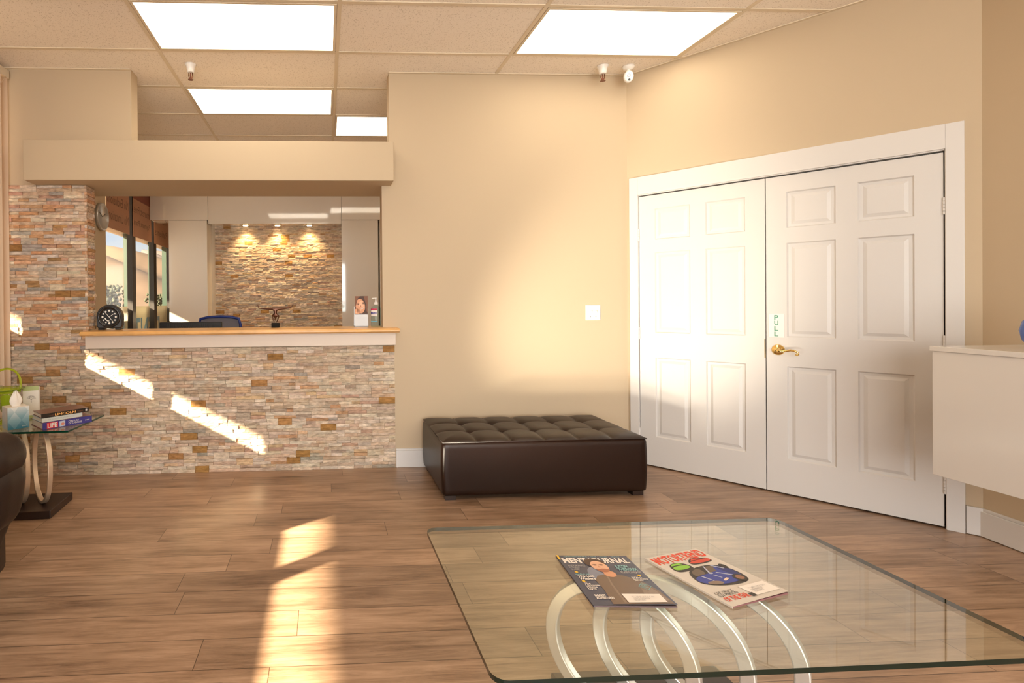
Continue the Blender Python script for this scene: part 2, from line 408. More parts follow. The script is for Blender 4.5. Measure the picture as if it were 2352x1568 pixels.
# left wall: storefront glazing, piers and black mullions
XW = -2.45
b = MB()
b.box(XW - 0.12, XW, -3.4, -0.9, 0, HC)
b.box(XW - 0.12, XW, 1.30, 2.43, 0, HC); b.box(XW - 0.12, XW, 3.447, 3.684, 0, HC); b.box(XW - 0.12, XW, 3.96, 6.02, 0, HC)  # first two piers are unseen, added to interrupt the sun strip
b.box(XW - 0.12, XW, -0.9, 11.4, 2.86, HC); b.box(XW - 0.12, XW, 10.6, 11.4, 0, HC)
for a0, a1 in ((-0.9, 1.30), (2.43, 3.447), (3.684, 3.96), (6.02, 10.6)): b.box(XW - 0.12, XW, a0, a1, 0, 0.30)
struct(b.build('wall_left', WALL))
def storefront(name, y0, y1, mull, hw=0.05):
    m = MB(); xs = (XW - 0.09, XW - 0.02)
    for y in mull: m.box(xs[0], xs[1], y - hw, y + hw, 0.30, 2.86)
    m.box(xs[0], xs[1], y0, y1, 0.30, 0.36); m.box(xs[0], xs[1], y0, y1, 2.80, 2.86)
    o = struct(m.build(name, BLACKM)); bx('pane', XW - 0.058, XW - 0.052, y0 + 0.01, y1 - 0.01, 0.36, 2.80, PANE, o); return o
storefront('window_1', -0.9, 1.30, (0.79,)); storefront('window_2', 2.43, 3.447, (3.01,), 0.028)
win4 = storefront('window_4', 6.02, 10.6, (6.95, 7.80, 8.65, 9.5), 0.06)

# far walls of the reception room
b = MB(); b.box(-2.55, 4.3, 11.4, 11.5, 0, HC); struct(b.build('wall_far', WALL))
b = MB(); b.box(2.2, 2.3, YB + 0.13, 11.4, 0, HC); struct(b.build('wall_reception_right', WALL))

# baseboards, casing
b = MB(); b.box(0.531, COR.x - 0.01, YB - 0.016, YB, 0, 0.128); b.box(0.531, COR.x - 0.01, YB - 0.012, YB, 0.128, 0.143)
struct(b.build('baseboard_back', TRIM, bevel=0.003))
b = MB()
def rbox(b, t0, t1, o0, o1, z0, z1):
    q = [RW0 + RWD * t + (-nx) * o for t, o in ((t0, o0), (t1, o0), (t1, o1), (t0, o1))]; b.prism([(p.x, p.y) for p in q], z0, z1)
dbox(b, 1.610, 1.672, 0, 0.016, 0.004, 0.150); rbox(b, 0.0, 6.0, 0, 0.018, 0.004, 0.135); rbox(b, 0.0, 6.0, 0, 0.012, 0.135, 0.150)
struct(b.build('baseboard_right', TRIM, bevel=0.003))
b = MB(); cs = 0.018
dbox(b, -0.066, -0.004, 0, cs, 0, 2.185); dbox(b, 1.541, 1.608, 0, cs, 0, 2.185); dbox(b, -0.004, 1.541, 0, cs, 2.052, 2.185)
dbox(b, -0.009, -0.003, -0.10, 0.012, 0, 2.052); dbox(b, 1.539, 1.545, -0.10, 0.012, 0, 2.052); dbox(b, -0.003, 1.539, -0.10, 0.006, 2.045, 2.054)
struct(b.build('trim_1', TRIM, bevel=0.002))
b = MB(); dbox(b, -0.003, 1.539, -0.10, -0.06, 0.0, 2.045)
struct(b.build('trim_2', GAP))

# doors: six raised panels each, pushed in below the stiles
def door(name, s0, s1, cols, handle_side):
    zt = 2.036; zb = 0.010; rows = ((0.228, 0.822), (1.008, 1.608), (1.703, 1.933))
    m = MB(); TH = 0.0
    xs = [s0]; 
    for c in cols: xs += list(c)
    xs.append(s1)
    zs = [zb]
    for r in rows: zs += list(r)
    zs.append(zt)
    def P(s, z, o): p = dw(s, o, z); return (p.x, p.y, p.z)
    for i in range(len(xs) - 1):
        for j in range(len(zs) - 1):
            a, c, z0, z1 = xs[i], xs[i + 1], zs[j], zs[j + 1]
            if i % 2 == 1 and j % 2 == 1:
                # steep bead, sunk flat, slope up to the raised field
                lv = [(0, 0.0), (0.007, -0.011), (0.022, -0.012), (0.040, -0.004)]
                for k in range(3):
                    d0, o0 = lv[k]; d1, o1 = lv[k + 1]
                    A = [P(a + d0, z0 + d0, o0), P(c - d0, z0 + d0, o0), P(c - d0, z1 - d0, o0), P(a + d0, z1 - d0, o0)]
                    B_ = [P(a + d1, z0 + d1, o1), P(c - d1, z0 + d1, o1), P(c - d1, z1 - d1, o1), P(a + d1, z1 - d1, o1)]
                    for q in range(4):
                        r = (q + 1) % 4; m.poly([A[q], A[r], B_[r], B_[q]])
                d, o = lv[3]; m.poly([P(a + d, z0 + d, o), P(c - d, z0 + d, o), P(c - d, z1 - d, o), P(a + d, z1 - d, o)])
            else:
                m.poly([P(a, z0, 0), P(c, z0, 0), P(c, z1, 0), P(a, z1, 0)])
    # edges and back
    bk = -0.035
    m.poly([P(s0, zb, 0), P(s0, zt, 0), P(s0, zt, bk), P(s0, zb, bk)]); m.poly([P(s1, zb, 0), P(s1, zt, 0), P(s1, zt, bk), P(s1, zb, bk)])
    m.poly([P(s0, zb, 0), P(s1, zb, 0), P(s1, zb, bk), P(s0, zb, bk)]); m.poly([P(s0, zt, 0), P(s1, zt, 0), P(s1, zt, bk), P(s0, zt, bk)])
    m.poly([P(s0, zb, bk), P(s1, zb, bk), P(s1, zt, bk), P(s0, zt, bk)])
    o = m.build(name, DOORM); struct(o)
    hs = s0 - 0.004 if handle_side > 0 else s1 + 0.003
    for z in (0.235, 1.0, 1.745):
        h = MB()
        for k in range(5): h.lathe([(0.0065, z - 0.045 + k * 0.0185), (0.0065, z - 0.045 + k * 0.0185 + 0.0172)], 12, *dw(hs, 0.006).xy)
        h.build('hinge', TRIM, o)
    return o
d1 = door('door_1', 0.0, 0.764, ((0.107, 0.337), (0.432, 0.658)), 1)
d2 = door('door_2', 0.769, 1.534, ((0.873, 1.104), (1.199, 1.427)), -1)
# the lever handle on the right leaf
hd = MB(); c0 = dw(0.829, 0.0, 0.925)
Mh = Matrix((Vector((DD.x, DD.y, 0)), Vector((0, 0, 1)), Vector((-DN.x, -DN.y, 0)))).transposed().to_4x4(); Mh.translation = c0
hd.lathe([(0.034, 0.0), (0.034, 0.004), (0.030, 0.009), (0.018, 0.014), (0.013, 0.020), (0.013, 0.045), (0.009, 0.050)], 32)
hd.tube([(0, 0, 0.045), (0.02, -0.004, 0.052), (0.045, -0.002, 0.054), (0.07, 0.004, 0.052), (0.09, 0.001, 0.050), (0.103, -0.009, 0.048), (0.107, -0.019, 0.047), (0.100, -0.026, 0.047), (0.092, -0.021, 0.047)],
        [0.011, 0.009, 0.0075, 0.007, 0.0065, 0.006, 0.006, 0.006, 0.004], 12)
hd.xf(Mh).build('door_handle', BRASS, d2, smooth=True)['label'] = 'polished brass lever handle with a curled end'
st = MB(); dbox(st, 0.759, 0.7645, 0.0002, 0.0012, 0.87, 0.99); st.build('strike_plate', BRASS, d1)
# PULL sticker
ps = thing('pull_sign', 'white plastic plate with green stacked letters PULL above the brass door handle', 'sign', dw(0.782, 0.0015, 1.005), DA)
bx('plate', 0, 0.078, -0.002, 0.001, 0, 0.152, flat('sign_white', (0.85, 0.80, 0.76), 0.25), ps)
GRN = flat('sign_green', (0.08, 0.30, 0.20))
for k, ch in enumerate('PULL'): text('letter', ch, 0.021, 0.030, GRN, ps, (0.028, -0.0028, 0.113 - k * 0.0355), bold=0.02)

# ceiling grid and lights
GX0, GY0 = -1.116, 3.033; TX, TY = 1.2192, 0.6096
b = MB(); hw = 0.012
for i in range(-2, 5):
    x = GX0 + i * TX
    if -2.45 < x < 4.2: b.box(x - hw, x + hw, -3.3, 11.4, HC - 0.006, HC + 0.002)
for j in range(-11, 15):
    y = GY0 + j * TY
    if -3.3 < y < 11.4: b.box(-2.45, 4.2, y - hw, y + hw, HC - 0.0055, HC + 0.002)
struct(b.build('trim_3', TBAR))
b = MB()
b.box(-2.45, -1.415, YB - 0.02, YB, HC - 0.008, HC - 0.001); b.box(0.50, COR.x, YB - 0.02, YB, HC - 0.008, HC - 0.001)
dbox(b, -0.07, 1.66, 0, 0.02, HC - 0.008, HC - 0.001)
struct(b.build('trim_4', TBAR))
DIFF = pmat('lit_diffuser', (0.9, 0.9, 0.9), 0.4, emis=(1.0, 0.86, 0.67), es=4.9)
lights = [((0, 0), 'lit troffer panel above the window side of the room, largest of the four in view'),
          ((2, 0), 'lit troffer panel nearest the double doors'),
          ((0, 2), 'lit troffer panel seen behind the soffit, left of its smaller neighbour'),
          ((1, 3), 'lit troffer panel seen behind the soffit, cut off by the wall edge'),
          ((2, 5), 'lit troffer panel over the reception desk, hidden behind the cream wall'), ((0, -5), 'lit troffer panel'), ((2, -5), 'lit troffer panel'), ((0, -9), 'lit troffer panel'), ((2, -9), 'lit troffer panel')]  # reception panel and those behind the viewer: unseen, added for brightness
src = None
for (i, j), lab in lights[:]:
    x0 = GX0 + i * TX; y0 = GY0 + j * TY
    if src is None:
        src = thing('ceiling_light', lab, 'ceiling light', (x0, y0, HC), 0, 'lit ceiling panels')
        m = MB(); a, c = 0.016, 0.032
        m.box(a, TX - a, a, c, -0.008, 0); m.box(a, TX - a, TY - c, TY - a, -0.008, 0); m.box(a, c, c, TY - c, -0.008, 0); m.box(TX - c, TX - a, c, TY - c, -0.008, 0)
        m.build('frame', TBAR, src)
        bx('diffuser', c, TX - c, c, TY - c, -0.006, -0.001, DIFF, src)
    elif j >= 0 or True:
        if j < 0: lab = 'lit troffer panel behind the viewer, ' + ('nearer the blinds' if i == 0 else 'on the cabinet side') + (', close overhead' if j > -7 else ', by the front windows')  # unseen fixtures put in for extra illumination
        copy_tree(src, (x0, y0, HC), 0, lab)

# sprinklers and security camera
def sprinkler(x, y, label):
    t = thing('sprinkler_head', label, 'sprinkler', (x, y, HC), 0, 'fire sprinklers')
    MB().lathe([(0.040, -0.001), (0.041, -0.006), (0.032, -0.018), (0.026, -0.045), (0.024, -0.062), (0.022, -0.062)], 28).build('cup', WHITEP, t, smooth=True)
    br = pmat('sprinkler_bronze', (0.20, 0.07, 0.035), 0.3, metal=0.8)
    MB().tube([(-0.012, 0, -0.06), (-0.014, 0, -0.085), (-0.006, 0, -0.105), (0.006, 0, -0.105), (0.014, 0, -0.085), (0.012, 0, -0.06)], 0.0035, 8).build('frame', br, t, smooth=True)
    MB().lathe([(0.004, -0.062), (0.004, -0.104)], 10).build('bulb', pmat('bulb_red', (0.16, 0.03, 0.02), 0.2), t)
    m = MB(); m.lathe([(0.013, -0.107), (0.019, -0.111), (0.019, -0.113)], 14); m.build('deflector', br, t)
    return t
sprinkler(-0.955, 3.86, 'white cup sprinkler head below the ceiling above the left end of the soffit')
sprinkler(2.075, 3.80, 'white cup sprinkler head beside the security camera')
sc_t = thing('security_camera', 'small white turret security camera under the ceiling in the corner', 'camera', (2.27, 3.80, HC), math.radians(25))
MB().lathe([(0.040, 0), (0.042, -0.008), (0.036, -0.022), (0.018, -0.03)], 28).build('mount', WHITEP, sc_t, smooth=True)
# the turret looks out toward the front of the room
ax_ = Vector((-0.42, -0.86, -0.30)).normalized(); uy = (Vector((0, 0, 1)) - ax_ * ax_.z).normalized(); ux = uy.cross(ax_)
FT = Matrix((ux, uy, ax_)).transposed().to_4x4(); FT.translation = (0, 0, -0.078)
sc_t.rotation_euler.z = 0
m = MB(); m.lathe([(0.006, -0.045), (0.026, -0.038), (0.033, -0.022), (0.034, 0.0), (0.033, 0.020), (0.029, 0.030), (0.024, 0.033), (0.001, 0.034)], 28)
m.xf(FT @ Matrix.Scale(1.3, 4, (0, 1, 0))); m.build('body', pmat('camera_white', (0.90, 0.90, 0.90), 0.25), sc_t, smooth=True)
m = MB(); m.lathe([(0.0075, 0.0335), (0.0075, 0.0365), (0.006, 0.037)], 20, 0.003, -0.023); m.xf(FT); m.build('lens', BLACK, sc_t)
m = MB(); m.tube([(0.011 * math.cos(a * PI / 8), 0.006 + 0.011 * math.sin(a * PI / 8), 0.035) for a in range(16)], 0.0013, 6, closed=True)
m.xf(FT); m.build('infrared_ring', pmat('grey_ring', (0.3, 0.3, 0.3), 0.4), sc_t)
m = MB(); m.lathe([(0.012, -0.02), (0.014, -0.075)], 16); m.build('neck', WHITEP, sc_t, smooth=True)

# switch plate
sw = thing('switch_plate', 'white double switch plate on the cream wall left of the doors', 'light switch', (2.069, YB, 1.158))
bx('plate', -0.058, 0.058, -0.006, 0, -0.058, 0.058, WHITEP, sw, bevel=0.002)
for x in (-0.021, 0.021):
    bx('toggle', x - 0.005, x + 0.005, -0.018, -0.006, -0.006, 0.014, WHITEP, sw, bevel=0.001)
    bx('screw', x - 0.003, x + 0.003, -0.0075, -0.006, -0.033, -0.029, GAP, sw)

# ================================================================ stone veneer
def stone_wall(name, faces, seed, pal, pbig=0.15):
    """faces: list of (origin, u dir, normal, width, height)"""
    r = random.Random(seed); V = []; Fc = []; Cc = []
    def piece(og, u, nrm, a0, a1, z0, z1, dep, col):
        g = 0.0009
        a0 += g; a1 -= g; z0 += g * 0.8; z1 -= g * 0.8
        k = len(V)
        nx_, nz_ = max(2, int((a1 - a0) / 0.022)), 2
        # front face as a small grid with a chiselled relief
        for j in range(nz_ + 1):
            for i in range(nx_ + 1):
                a = a0 + (a1 - a0) * i / nx_; z = z0 + (z1 - z0) * j / nz_
                edge = (i in (0, nx_)) or (j in (0, nz_))
                d = dep + r.uniform(-0.0018, 0.0030) - (0.0020 if edge else 0)
                V.append(tuple(og + u * a + Vector((0, 0, z)) + nrm * d))
        for j in range(nz_):
            for i in range(nx_):
                q = k + j * (nx_ + 1) + i; Fc.append((q, q + 1, q + nx_ + 2, q + nx_ + 1)); Cc.append(col)
        # sides
        ring = [k + i for i in range(nx_ + 1)] + [k + j * (nx_ + 1) + nx_ for j in range(1, nz_ + 1)] + [k + nz_ * (nx_ + 1) + i for i in range(nx_ - 1, -1, -1)] + [k + j * (nx_ + 1) for j in range(nz_ - 1, 0, -1)]
        bk = len(V)
        for q in ring:
            p = Vector(V[q]); p = p - nrm * ((p - og).dot(nrm)); V.append(tuple(p))
        m_ = len(ring)
        for i in range(m_):
            j = (i + 1) % m_; Fc.append((ring[j], ring[i], bk + i, bk + j)); Cc.append(col)
    def pick(big=False):
        pp = BIG if big else pal
        x = r.random() * sum(p[0] for p in pp)
        for wgt, c in pp:
            x -= wgt
            if x <= 0: break
        k = r.uniform(0.88, 1.12)
        return tuple(min(1, q * k * r.uniform(0.97, 1.03)) for q in c)
    for og, u, nrm, wd, ht in faces:
        og, u, nrm = Vector(og), Vector(u), Vector(nrm)
        H2 = 0.0480; nrow = max(1, round(ht / H2)); H2 = ht / nrow
        for k in range(nrow):
            z0 = k * H2; a = 0.0
            while a < wd - 1e-4:
                L_ = r.uniform(0.10, 0.30); L_ = min(L_, wd - a)
                if wd - a - L_ < 0.04: L_ = wd - a
                if r.random() < pbig:
                    L_ = min(L_, r.uniform(0.10, 0.13))
                    piece(og, u, nrm, a, a + L_, z0, z0 + H2, r.uniform(0.012, 0.019), pick(True))
                else:
                    sp = H2 * r.uniform(0.44, 0.56)
                    for (zz0, zz1) in ((z0, z0 + sp), (z0 + sp, z0 + H2)):
                        q = a
                        while q < a + L_ - 1e-4:
                            pl = min(r.uniform(0.06, 0.20), a + L_ - q)
                            if a + L_ - q - pl < 0.035: pl = a + L_ - q
                            piece(og, u, nrm, q, q + pl, zz0, zz1, r.uniform(0.008, 0.021), pick()); q += pl
                a += L_
    me = bpy.data.meshes.new(name); me.from_pydata(V, [], Fc); me.materials.append(STONE)
    at = me.color_attributes.new('stone', 'FLOAT_COLOR', 'CORNER')
    data = []
    for f, c in zip(me.polygons, Cc):
        for _ in range(f.loop_total): data += [c[0], c[1], c[2], 1.0]
    at.data.foreach_set('color', data); me.update()
    o = bpy.data.objects.new(name, me); C.objects.link(o); return struct(o)
PAL = [(9, (0.64, 0.52, 0.40)), (7, (0.58, 0.46, 0.35)), (6, (0.62, 0.53, 0.43)), (4, (0.74, 0.63, 0.51)), (4, (0.60, 0.45, 0.33)), (2, (0.64, 0.46, 0.29)),
       (1.2, (0.55, 0.34, 0.20)), (0.8, (0.40, 0.36, 0.30)), (1.4, (0.52, 0.35, 0.26)), (1.6, (0.46, 0.36, 0.28))]
BIG = [(4, (0.36, 0.195, 0.065)), (5, (0.66, 0.55, 0.43)), (2, (0.42, 0.23, 0.09)), (1, (0.50, 0.42, 0.33))]
PAL2 = [(6, (0.68, 0.54, 0.41)), (6, (0.60, 0.44, 0.32)), (4, (0.62, 0.54, 0.47)), (3, (0.78, 0.66, 0.52)), (4, (0.66, 0.42, 0.26)), (4, (0.60, 0.34, 0.19)),
        (1.6, (0.42, 0.25, 0.11)), (1.4, (0.42, 0.38, 0.34)), (2.4, (0.56, 0.34, 0.25))]
stone_wall('wall_stone_half', [((-2.46, YB - 0.001, 0.0), (1, 0, 0), (0, -1, 0), 2.987, 0.925)], 3, PAL)
b = MB(); b.box(0.44, 0.527, YB - 0.001, YB, 0, 0.9); 
stone_wall('wall_stone_column', [((-2.46, YB - 0.001, 0.925), (1, 0, 0), (0, -1, 0), 0.72, 1.207), ((-1.756, YB - 0.016, 1.07), (0, 1, 0), (1, 0, 0), 0.146, 1.062)], 11, PAL2, 0.05)
YN = 7.80
stone_wall('wall_stone_niche', [((-1.60, YN, 0.0), (1, 0, 0), (0, -1, 0), 1.86, 2.40)], 5, PAL)
bx('wall_niche_back', -1.70, 0.9, YN, YN + 0.1, 0, HC, WALL); struct(bpy.data.objects['wall_niche_back'])

# reception counter
rc = thing('reception_counter', 'honey maple counter ledge with a taupe apron on the low stone wall', 'counter', (0, 0, 0))
m = MB(); pr = [(3.800, 1.034), (3.790, 1.040), (3.790, 1.050), (3.800, 1.062), (4.22, 1.062), (4.22, 1.030), (3.804, 1.030)]
n_ = len(pr); x0, x1 = -1.735, 0.545
m.v = [(x0, y, z) for y, z in pr] + [(x1, y, z) for y, z in pr]
m.f = [tuple(range(n_)), tuple(reversed(range(n_, 2 * n_)))] + [(i, (i + 1) % n_, n_ + (i + 1) % n_, n_ + i) for i in range(n_)]
m.m = [0] * len(m.f)
m.build('countertop', WOODC, rc, bevel=0.002)
bx('apron', -1.745, 0.530, 3.905, 3.94, 0.932, 1.030, GREYP, rc, bevel=0.002)

# ================================================================ the reception room behind
b = MB()
b.box(-2.184, -1.651, 7.50, 7.80, 0, 2.432); struct(b.build('wall_panel_left', LAM, bevel=0.002))
b = MB(); b.box(-2.44, -1.640, 7.50, 7.80, 2.437, HC); struct(b.build('wall_bulkhead_left', LAM, bevel=0.002))
b = MB(); b.box(-1.640, 0.250, 7.52, 7.80, 2.385, HC); struct(b.build('wall_bulkhead_middle', LAM, bevel=0.002))
b = MB(); b.box(0.252, 0.775, 7.50, 7.80, 0, 2.432); struct(b.build('wall_panel_right', LAM, bevel=0.002))
b = MB(); b.box(0.252, 1.6, 7.50, 7.80, 2.437, HC); b.box(0.80, 1.6, 7.52, 7.80, 0, 2.437); struct(b.build('wall_bulkhead_right', LAM, bevel=0.002))
for k, x in enumerate((-1.133, -0.672, -0.210)):
    lab = ('leftmost of the three small downlights over the stone niche', 'middle one of the three small downlights over the stone niche', 'rightmost of the three small downlights over the stone niche')[k]
    t = thing('recessed_downlight', lab, 'downlight', (x, 7.66, 2.385), 0, 'downlights over the stone niche')
    MB().lathe([(0.050, 0), (0.052, -0.006), (0.040, -0.010), (0.038, -0.002)], 24).build('trim_ring', pmat('ring_gold', (0.75, 0.6, 0.4), 0.3), t, smooth=True)
    MB().lathe([(0.036, -0.012), (0.036, -0.006)], 20).build('bulb', pmat('halogen', (1, 0.9, 0.7), 0.4, emis=(1.0, 0.72, 0.36), es=22), t)
    d = bpy.data.lights.new('downlight_beam', 'SPOT'); d.energy = 36; d.color = (1.0, 0.66, 0.30); d.spot_size = math.radians(105); d.spot_blend = 0.9; d.shadow_soft_size = 0.03
    o = bpy.data.objects.new('downlight_beam', d); C.objects.link(o); o.parent = t; o.location = (0, 0, -0.02); o.rotation_euler = (math.radians(8), 0, 0)

# wall clock on the pier
ck = thing('wall_clock', 'round white wall clock with a silver rim beside the stone column', 'clock', (XW + 0.012, 5.865, 2.215))
RX = Matrix.Rotation(math.radians(90), 4, 'Y')
MB().lathe([(0.148, 0), (0.150, 0.020), (0.146, 0.030), (0.136, 0.030), (0.134, 0.018)], 48).xf(RX).build('rim', pmat('silver_rim', (0.55, 0.55, 0.55), 0.3, metal=0.7), ck, smooth=True)
MB().lathe([(0.136, -0.01), (0.136, 0.016)], 48).xf(RX).build('dial', flat('dial_white', (0.88, 0.85, 0.80)), ck)
for a, l in ((62, 0.085), (-64, 0.11)):
    m = MB(); m.box(-0.003, 0.003, -0.0, l, 0.018, 0.020); m.xf(RX @ Matrix.Rotation(math.radians(90 - a), 4, 'Z')); m.build('hand', BLACK, ck)
for k in range(12):
    q = MB(); q.box(-0.003, 0.003, 0.108, 0.126, 0.0165, 0.018); q.xf(RX @ Matrix.Rotation(k * PI / 6, 4, 'Z')); q.build('hour_mark', BLACK, ck)

# window posters and banner on the glass, lettering facing the street
POST = pmat('poster_backprint', (0.40, 0.20, 0.12), 0.6); DKR = flat('poster_dark', (0.20, 0.045, 0.02)); PTX = flat('poster_letters', (0.16, 0.075, 0.045))
XP = XW + 0.002
def poster(y0, y1, z0, z1, label, lines, band):
    t = thing('window_poster', label, 'poster', (XP, y0, 0), 0, 'posters on the window glass')
    bx('sheet', -0.002, 0.001, 0, y1 - y0, z0, z1, POST, t)
    for s, a, zz, wd, hh in lines: text('lettering', s, wd, hh, PTX, t, (0.0022, a, zz), (0, 1, 0), (0, 0, 1), mirror=True)
    if band: bx('band', 0.001, 0.0018, 0, y1 - y0, band, z1, DKR, t)
    return t
poster(6.04, 6.74, 2.13, 2.84, 'tan poster lettered No Exclusions and No Limitations, in the pane nearest the wall clock', [('No Exclusions', 0.02, 2.42, 0.64, 0.11), ('No Limitations', 0.02, 2.235, 0.64, 0.11)], None)
poster(6.87, 7.57, 2.13, 2.84, 'tan poster lettered Interest Free under a dark red band, between two black mullions', [('Interest Free', 0.02, 2.44, 0.62, 0.10), ('Payment Plans', 0.02, 2.26, 0.62, 0.10)], 2.62)
poster(7.70, 8.43, 2.13, 2.84, 'brown poster beside the tall glossy left panel, in the farthest pane in view', [('Insurances', 0.02, 2.46, 0.6, 0.10), ('Patients', 0.02, 2.26, 0.6, 0.10)], None)
bn = thing('window_banner', 'cream banner with blue capital letters hung across the window bottoms', 'banner', (XW - 0.135, 4.3, 0))
bx('sheet', -0.004, 0, 0, 6.2, 0.55, 1.227, flat('banner_cream', (0.80, 0.68, 0.46)), bn)
text('lettering', 'DENTAL IMPLANTS', 3.75, 0.37, flat('banner_blue', (0.10, 0.28, 0.45)), bn, (0.0006, 0.30, 0.70), (0, 1, 0), (0, 0, 1), bold=0.02, mirror=True)
bn2 = thing('window_banner', 'cream window banner outside the blinds, its top edge at sill height', 'banner', (XW - 0.135, -1.2, 0))
bx('sheet', -0.004, 0, 0, 5.3, 0.30, 1.227, flat('banner_cream', (0.80, 0.68, 0.46)), bn2)

# outdoors
gr = bx('ground', -300, XW - 0.14, -150, 260, -0.35, -0.12, pmat('dry_field', (0.13, 0.095, 0.062), 0.95, var=(0.08, 0.25))); struct(gr)
pv = bx('walkway', -7.6, XW - 0.13, -14, 40, -0.12, -0.02, pmat('walk_concrete', (0.25, 0.22, 0.19), 0.9)); struct(pv)
cp = thing('walkway_canopy', 'tan covered walkway roof outside the windows', 'canopy', (0, 0, 0))
bx('roof_slab', -6.80, XW - 0.13, -14, 40, 3.66, 4.1, pmat('canopy_tan', (0.45, 0.35, 0.24), 0.8), cp)
bx('fascia', -6.90, -6.80, -14, 40, 3.571, 4.1, pmat('canopy_fascia', (0.66, 0.48, 0.32), 0.8), cp)
GP = pmat('green_post', (0.014, 0.040, 0.026), 0.5)
POSTS = [(18.2, 'green canopy post seen just left of the nearer black mullion'), (20.7, 'green canopy post seen at the second black mullion'), (22.4, 'green canopy post seen beside the glossy left panel')]
for y, lab in POSTS:
    bx('post', -6.79, -6.61, y - 0.09, y + 0.09, -0.02, 3.66, GP, cp)
def hill(name, x, y, rx, ry, h, seed, col, label):
    r = random.Random(seed); n1, n2 = 40, 16; m = MB(); ph = [r.uniform(0, 6.28) for _ in range(4)]
    for j in range(n2 + 1):
        f = j / n2
        for i in range(n1):
            a = 2 * PI * i / n1; k = 1 + 0.12 * math.sin(3 * a + ph[0]) + 0.06 * math.sin(7 * a + ph[1])
            z = h * (math.cos(f * PI / 2) ** 1.3) * (1 + 0.10 * math.sin(5 * a + ph[2]) * (f > 0)) 
            m.v.append((rx * k * f * math.cos(a), ry * k * f * math.sin(a), z - 0.4))
    for j in range(n2):
        for i in range(n1):
            i2 = (i + 1) % n1; m.f.append((j * n1 + i, j * n1 + i2, (j + 1) * n1 + i2, (j + 1) * n1 + i)); m.m.append(0)
    o = m.build(name, col, smooth=True, loc=(x, y, 0)); return tag(o, label, 'hill')
HL = pmat('dry_hill', (0.135, 0.09, 0.062), 0.95, var=(0.06, 0.35))
hill('hill', -72, 148, 62, 42, 17.5, 2, HL, 'dry brown hill with a high crest on the left of the window view')
hill('hill', -90, 262, 80, 48, 26, 9, pmat('far_hill', (0.12, 0.09, 0.085), 0.95, var=(0.06, 0.3)), 'lower purplish hill behind, seen between the black mullions')
def tree(x, y, h, label, seed):
    t = thing('tree', label, 'tree', (x, y, -0.12), 0, 'trees in the field')
    r = random.Random(seed); m = MB()
    for _ in range(420):
        cx, cy, cz = r.gauss(0, 1) * h * 0.26, r.gauss(0, 1) * h * 0.26, h * (0.12 + 0.72 * r.random() ** 1.3); q = h * r.uniform(0.025, 0.060)
        m.lathe([(q * 0.2, cz - q), (q * 0.8, cz - q * 0.6), (q, cz), (q * 0.8, cz + q * 0.6), (q * 0.2, cz + q)], 8, cx, cy)
    m.build('crown', pmat('tree_green', (0.040, 0.046, 0.026), 0.9, var=(1.5, 0.4)), t, smooth=True)
    MB().lathe([(0.05 * h, 0), (0.03 * h, h * 0.5)], 8).build('trunk', pmat('bark', (0.16, 0.11, 0.08), 0.9), t)
tree(-27, 66, 4.4, 'dull green tree below the hill, in the pane nearest the wall clock', 1); tree(-22.5, 74, 3.2, 'small dark tree seen in the pane nearest the glossy panel', 8)

# desk, monitor and chair behind the counter
dk = thing('reception_desk', 'plain desk hidden behind the counter ledge', 'desk', (0, 0, 0))
bx('desktop', -1.70, 0.35, 4.24, 4.95, 0.678, 0.708, LAM, dk); bx('end_panel', -1.70, -1.66, 4.26, 4.93, 0, 0.678, LAM, dk); bx('end_panel', 0.31, 0.35, 4.26, 4.93, 0, 0.678, LAM, dk)
mo = thing('computer_monitor', 'black computer monitor seen from behind, its top just above the counter', 'monitor', (-1.165, 4.62, 0.708))
m = MB(); m.box(-0.268, 0.268, 0.0, 0.035, 0.06, 0.388); m.build('screen_housing', BLACK, mo, bevel=0.006)
m = MB()
for k in range(26): m.box(-0.20 + k * 0.016, -0.192 + k * 0.016, -0.006, 0.0, 0.30, 0.376)
m.build('vent_grille', pmat('black_vent', (0.02, 0.018, 0.016), 0.5), mo)
bx('stand', -0.04, 0.04, -0.02, 0.03, 0.012, 0.10, BLACK, mo); bx('base', -0.13, 0.13, -0.09, 0.11, 0, 0.012, BLACK, mo, bevel=0.004)
oc = thing('office_chair', 'blue framed mesh office chair behind the monitor', 'office chair', (-1.137, 5.75, 0))
BLU = pmat('chair_blue', (0.012, 0.035, 0.22), 0.5)
m = MB(); fr = [(-0.19, 0, 0.60), (-0.215, 0, 0.80), (-0.225, -0.01, 1.02), (-0.205, -0.012, 1.090), (-0.12, -0.014, 1.108), (0, -0.015, 1.113), (0.12, -0.014, 1.108), (0.205, -0.012, 1.090), (0.225, -0.01, 1.02), (0.215, 0, 0.80), (0.19, 0, 0.60)]
m.tube(fr, 0.024, 10, closed=True, squash=0.6); m.build('back_frame', BLU, oc, smooth=True)
m = MB(); m.poly([(x * 0.95, y + 0.004, z) for x, y, z in fr]); m.poly([(x * 0.95, y + 0.008, z) for x, y, z in fr]); m.build('back_mesh', pmat('mesh_grey', (0.20, 0.19, 0.22), 0.8), oc)
bx('seat', -0.24, 0.24, -0.42, 0.04, 0.45, 0.53, BLU, oc, bevel=0.03); MB().tube([(0, -0.02, 0.48), (0, 0.06, 0.55), (0, 0.03, 0.75)], 0.02).build('back_bar', BLACK, oc)
MB().lathe([(0.03, 0.1), (0.03, 0.45)], 12, 0, -0.19).build('gas_lift', BLACK, oc)
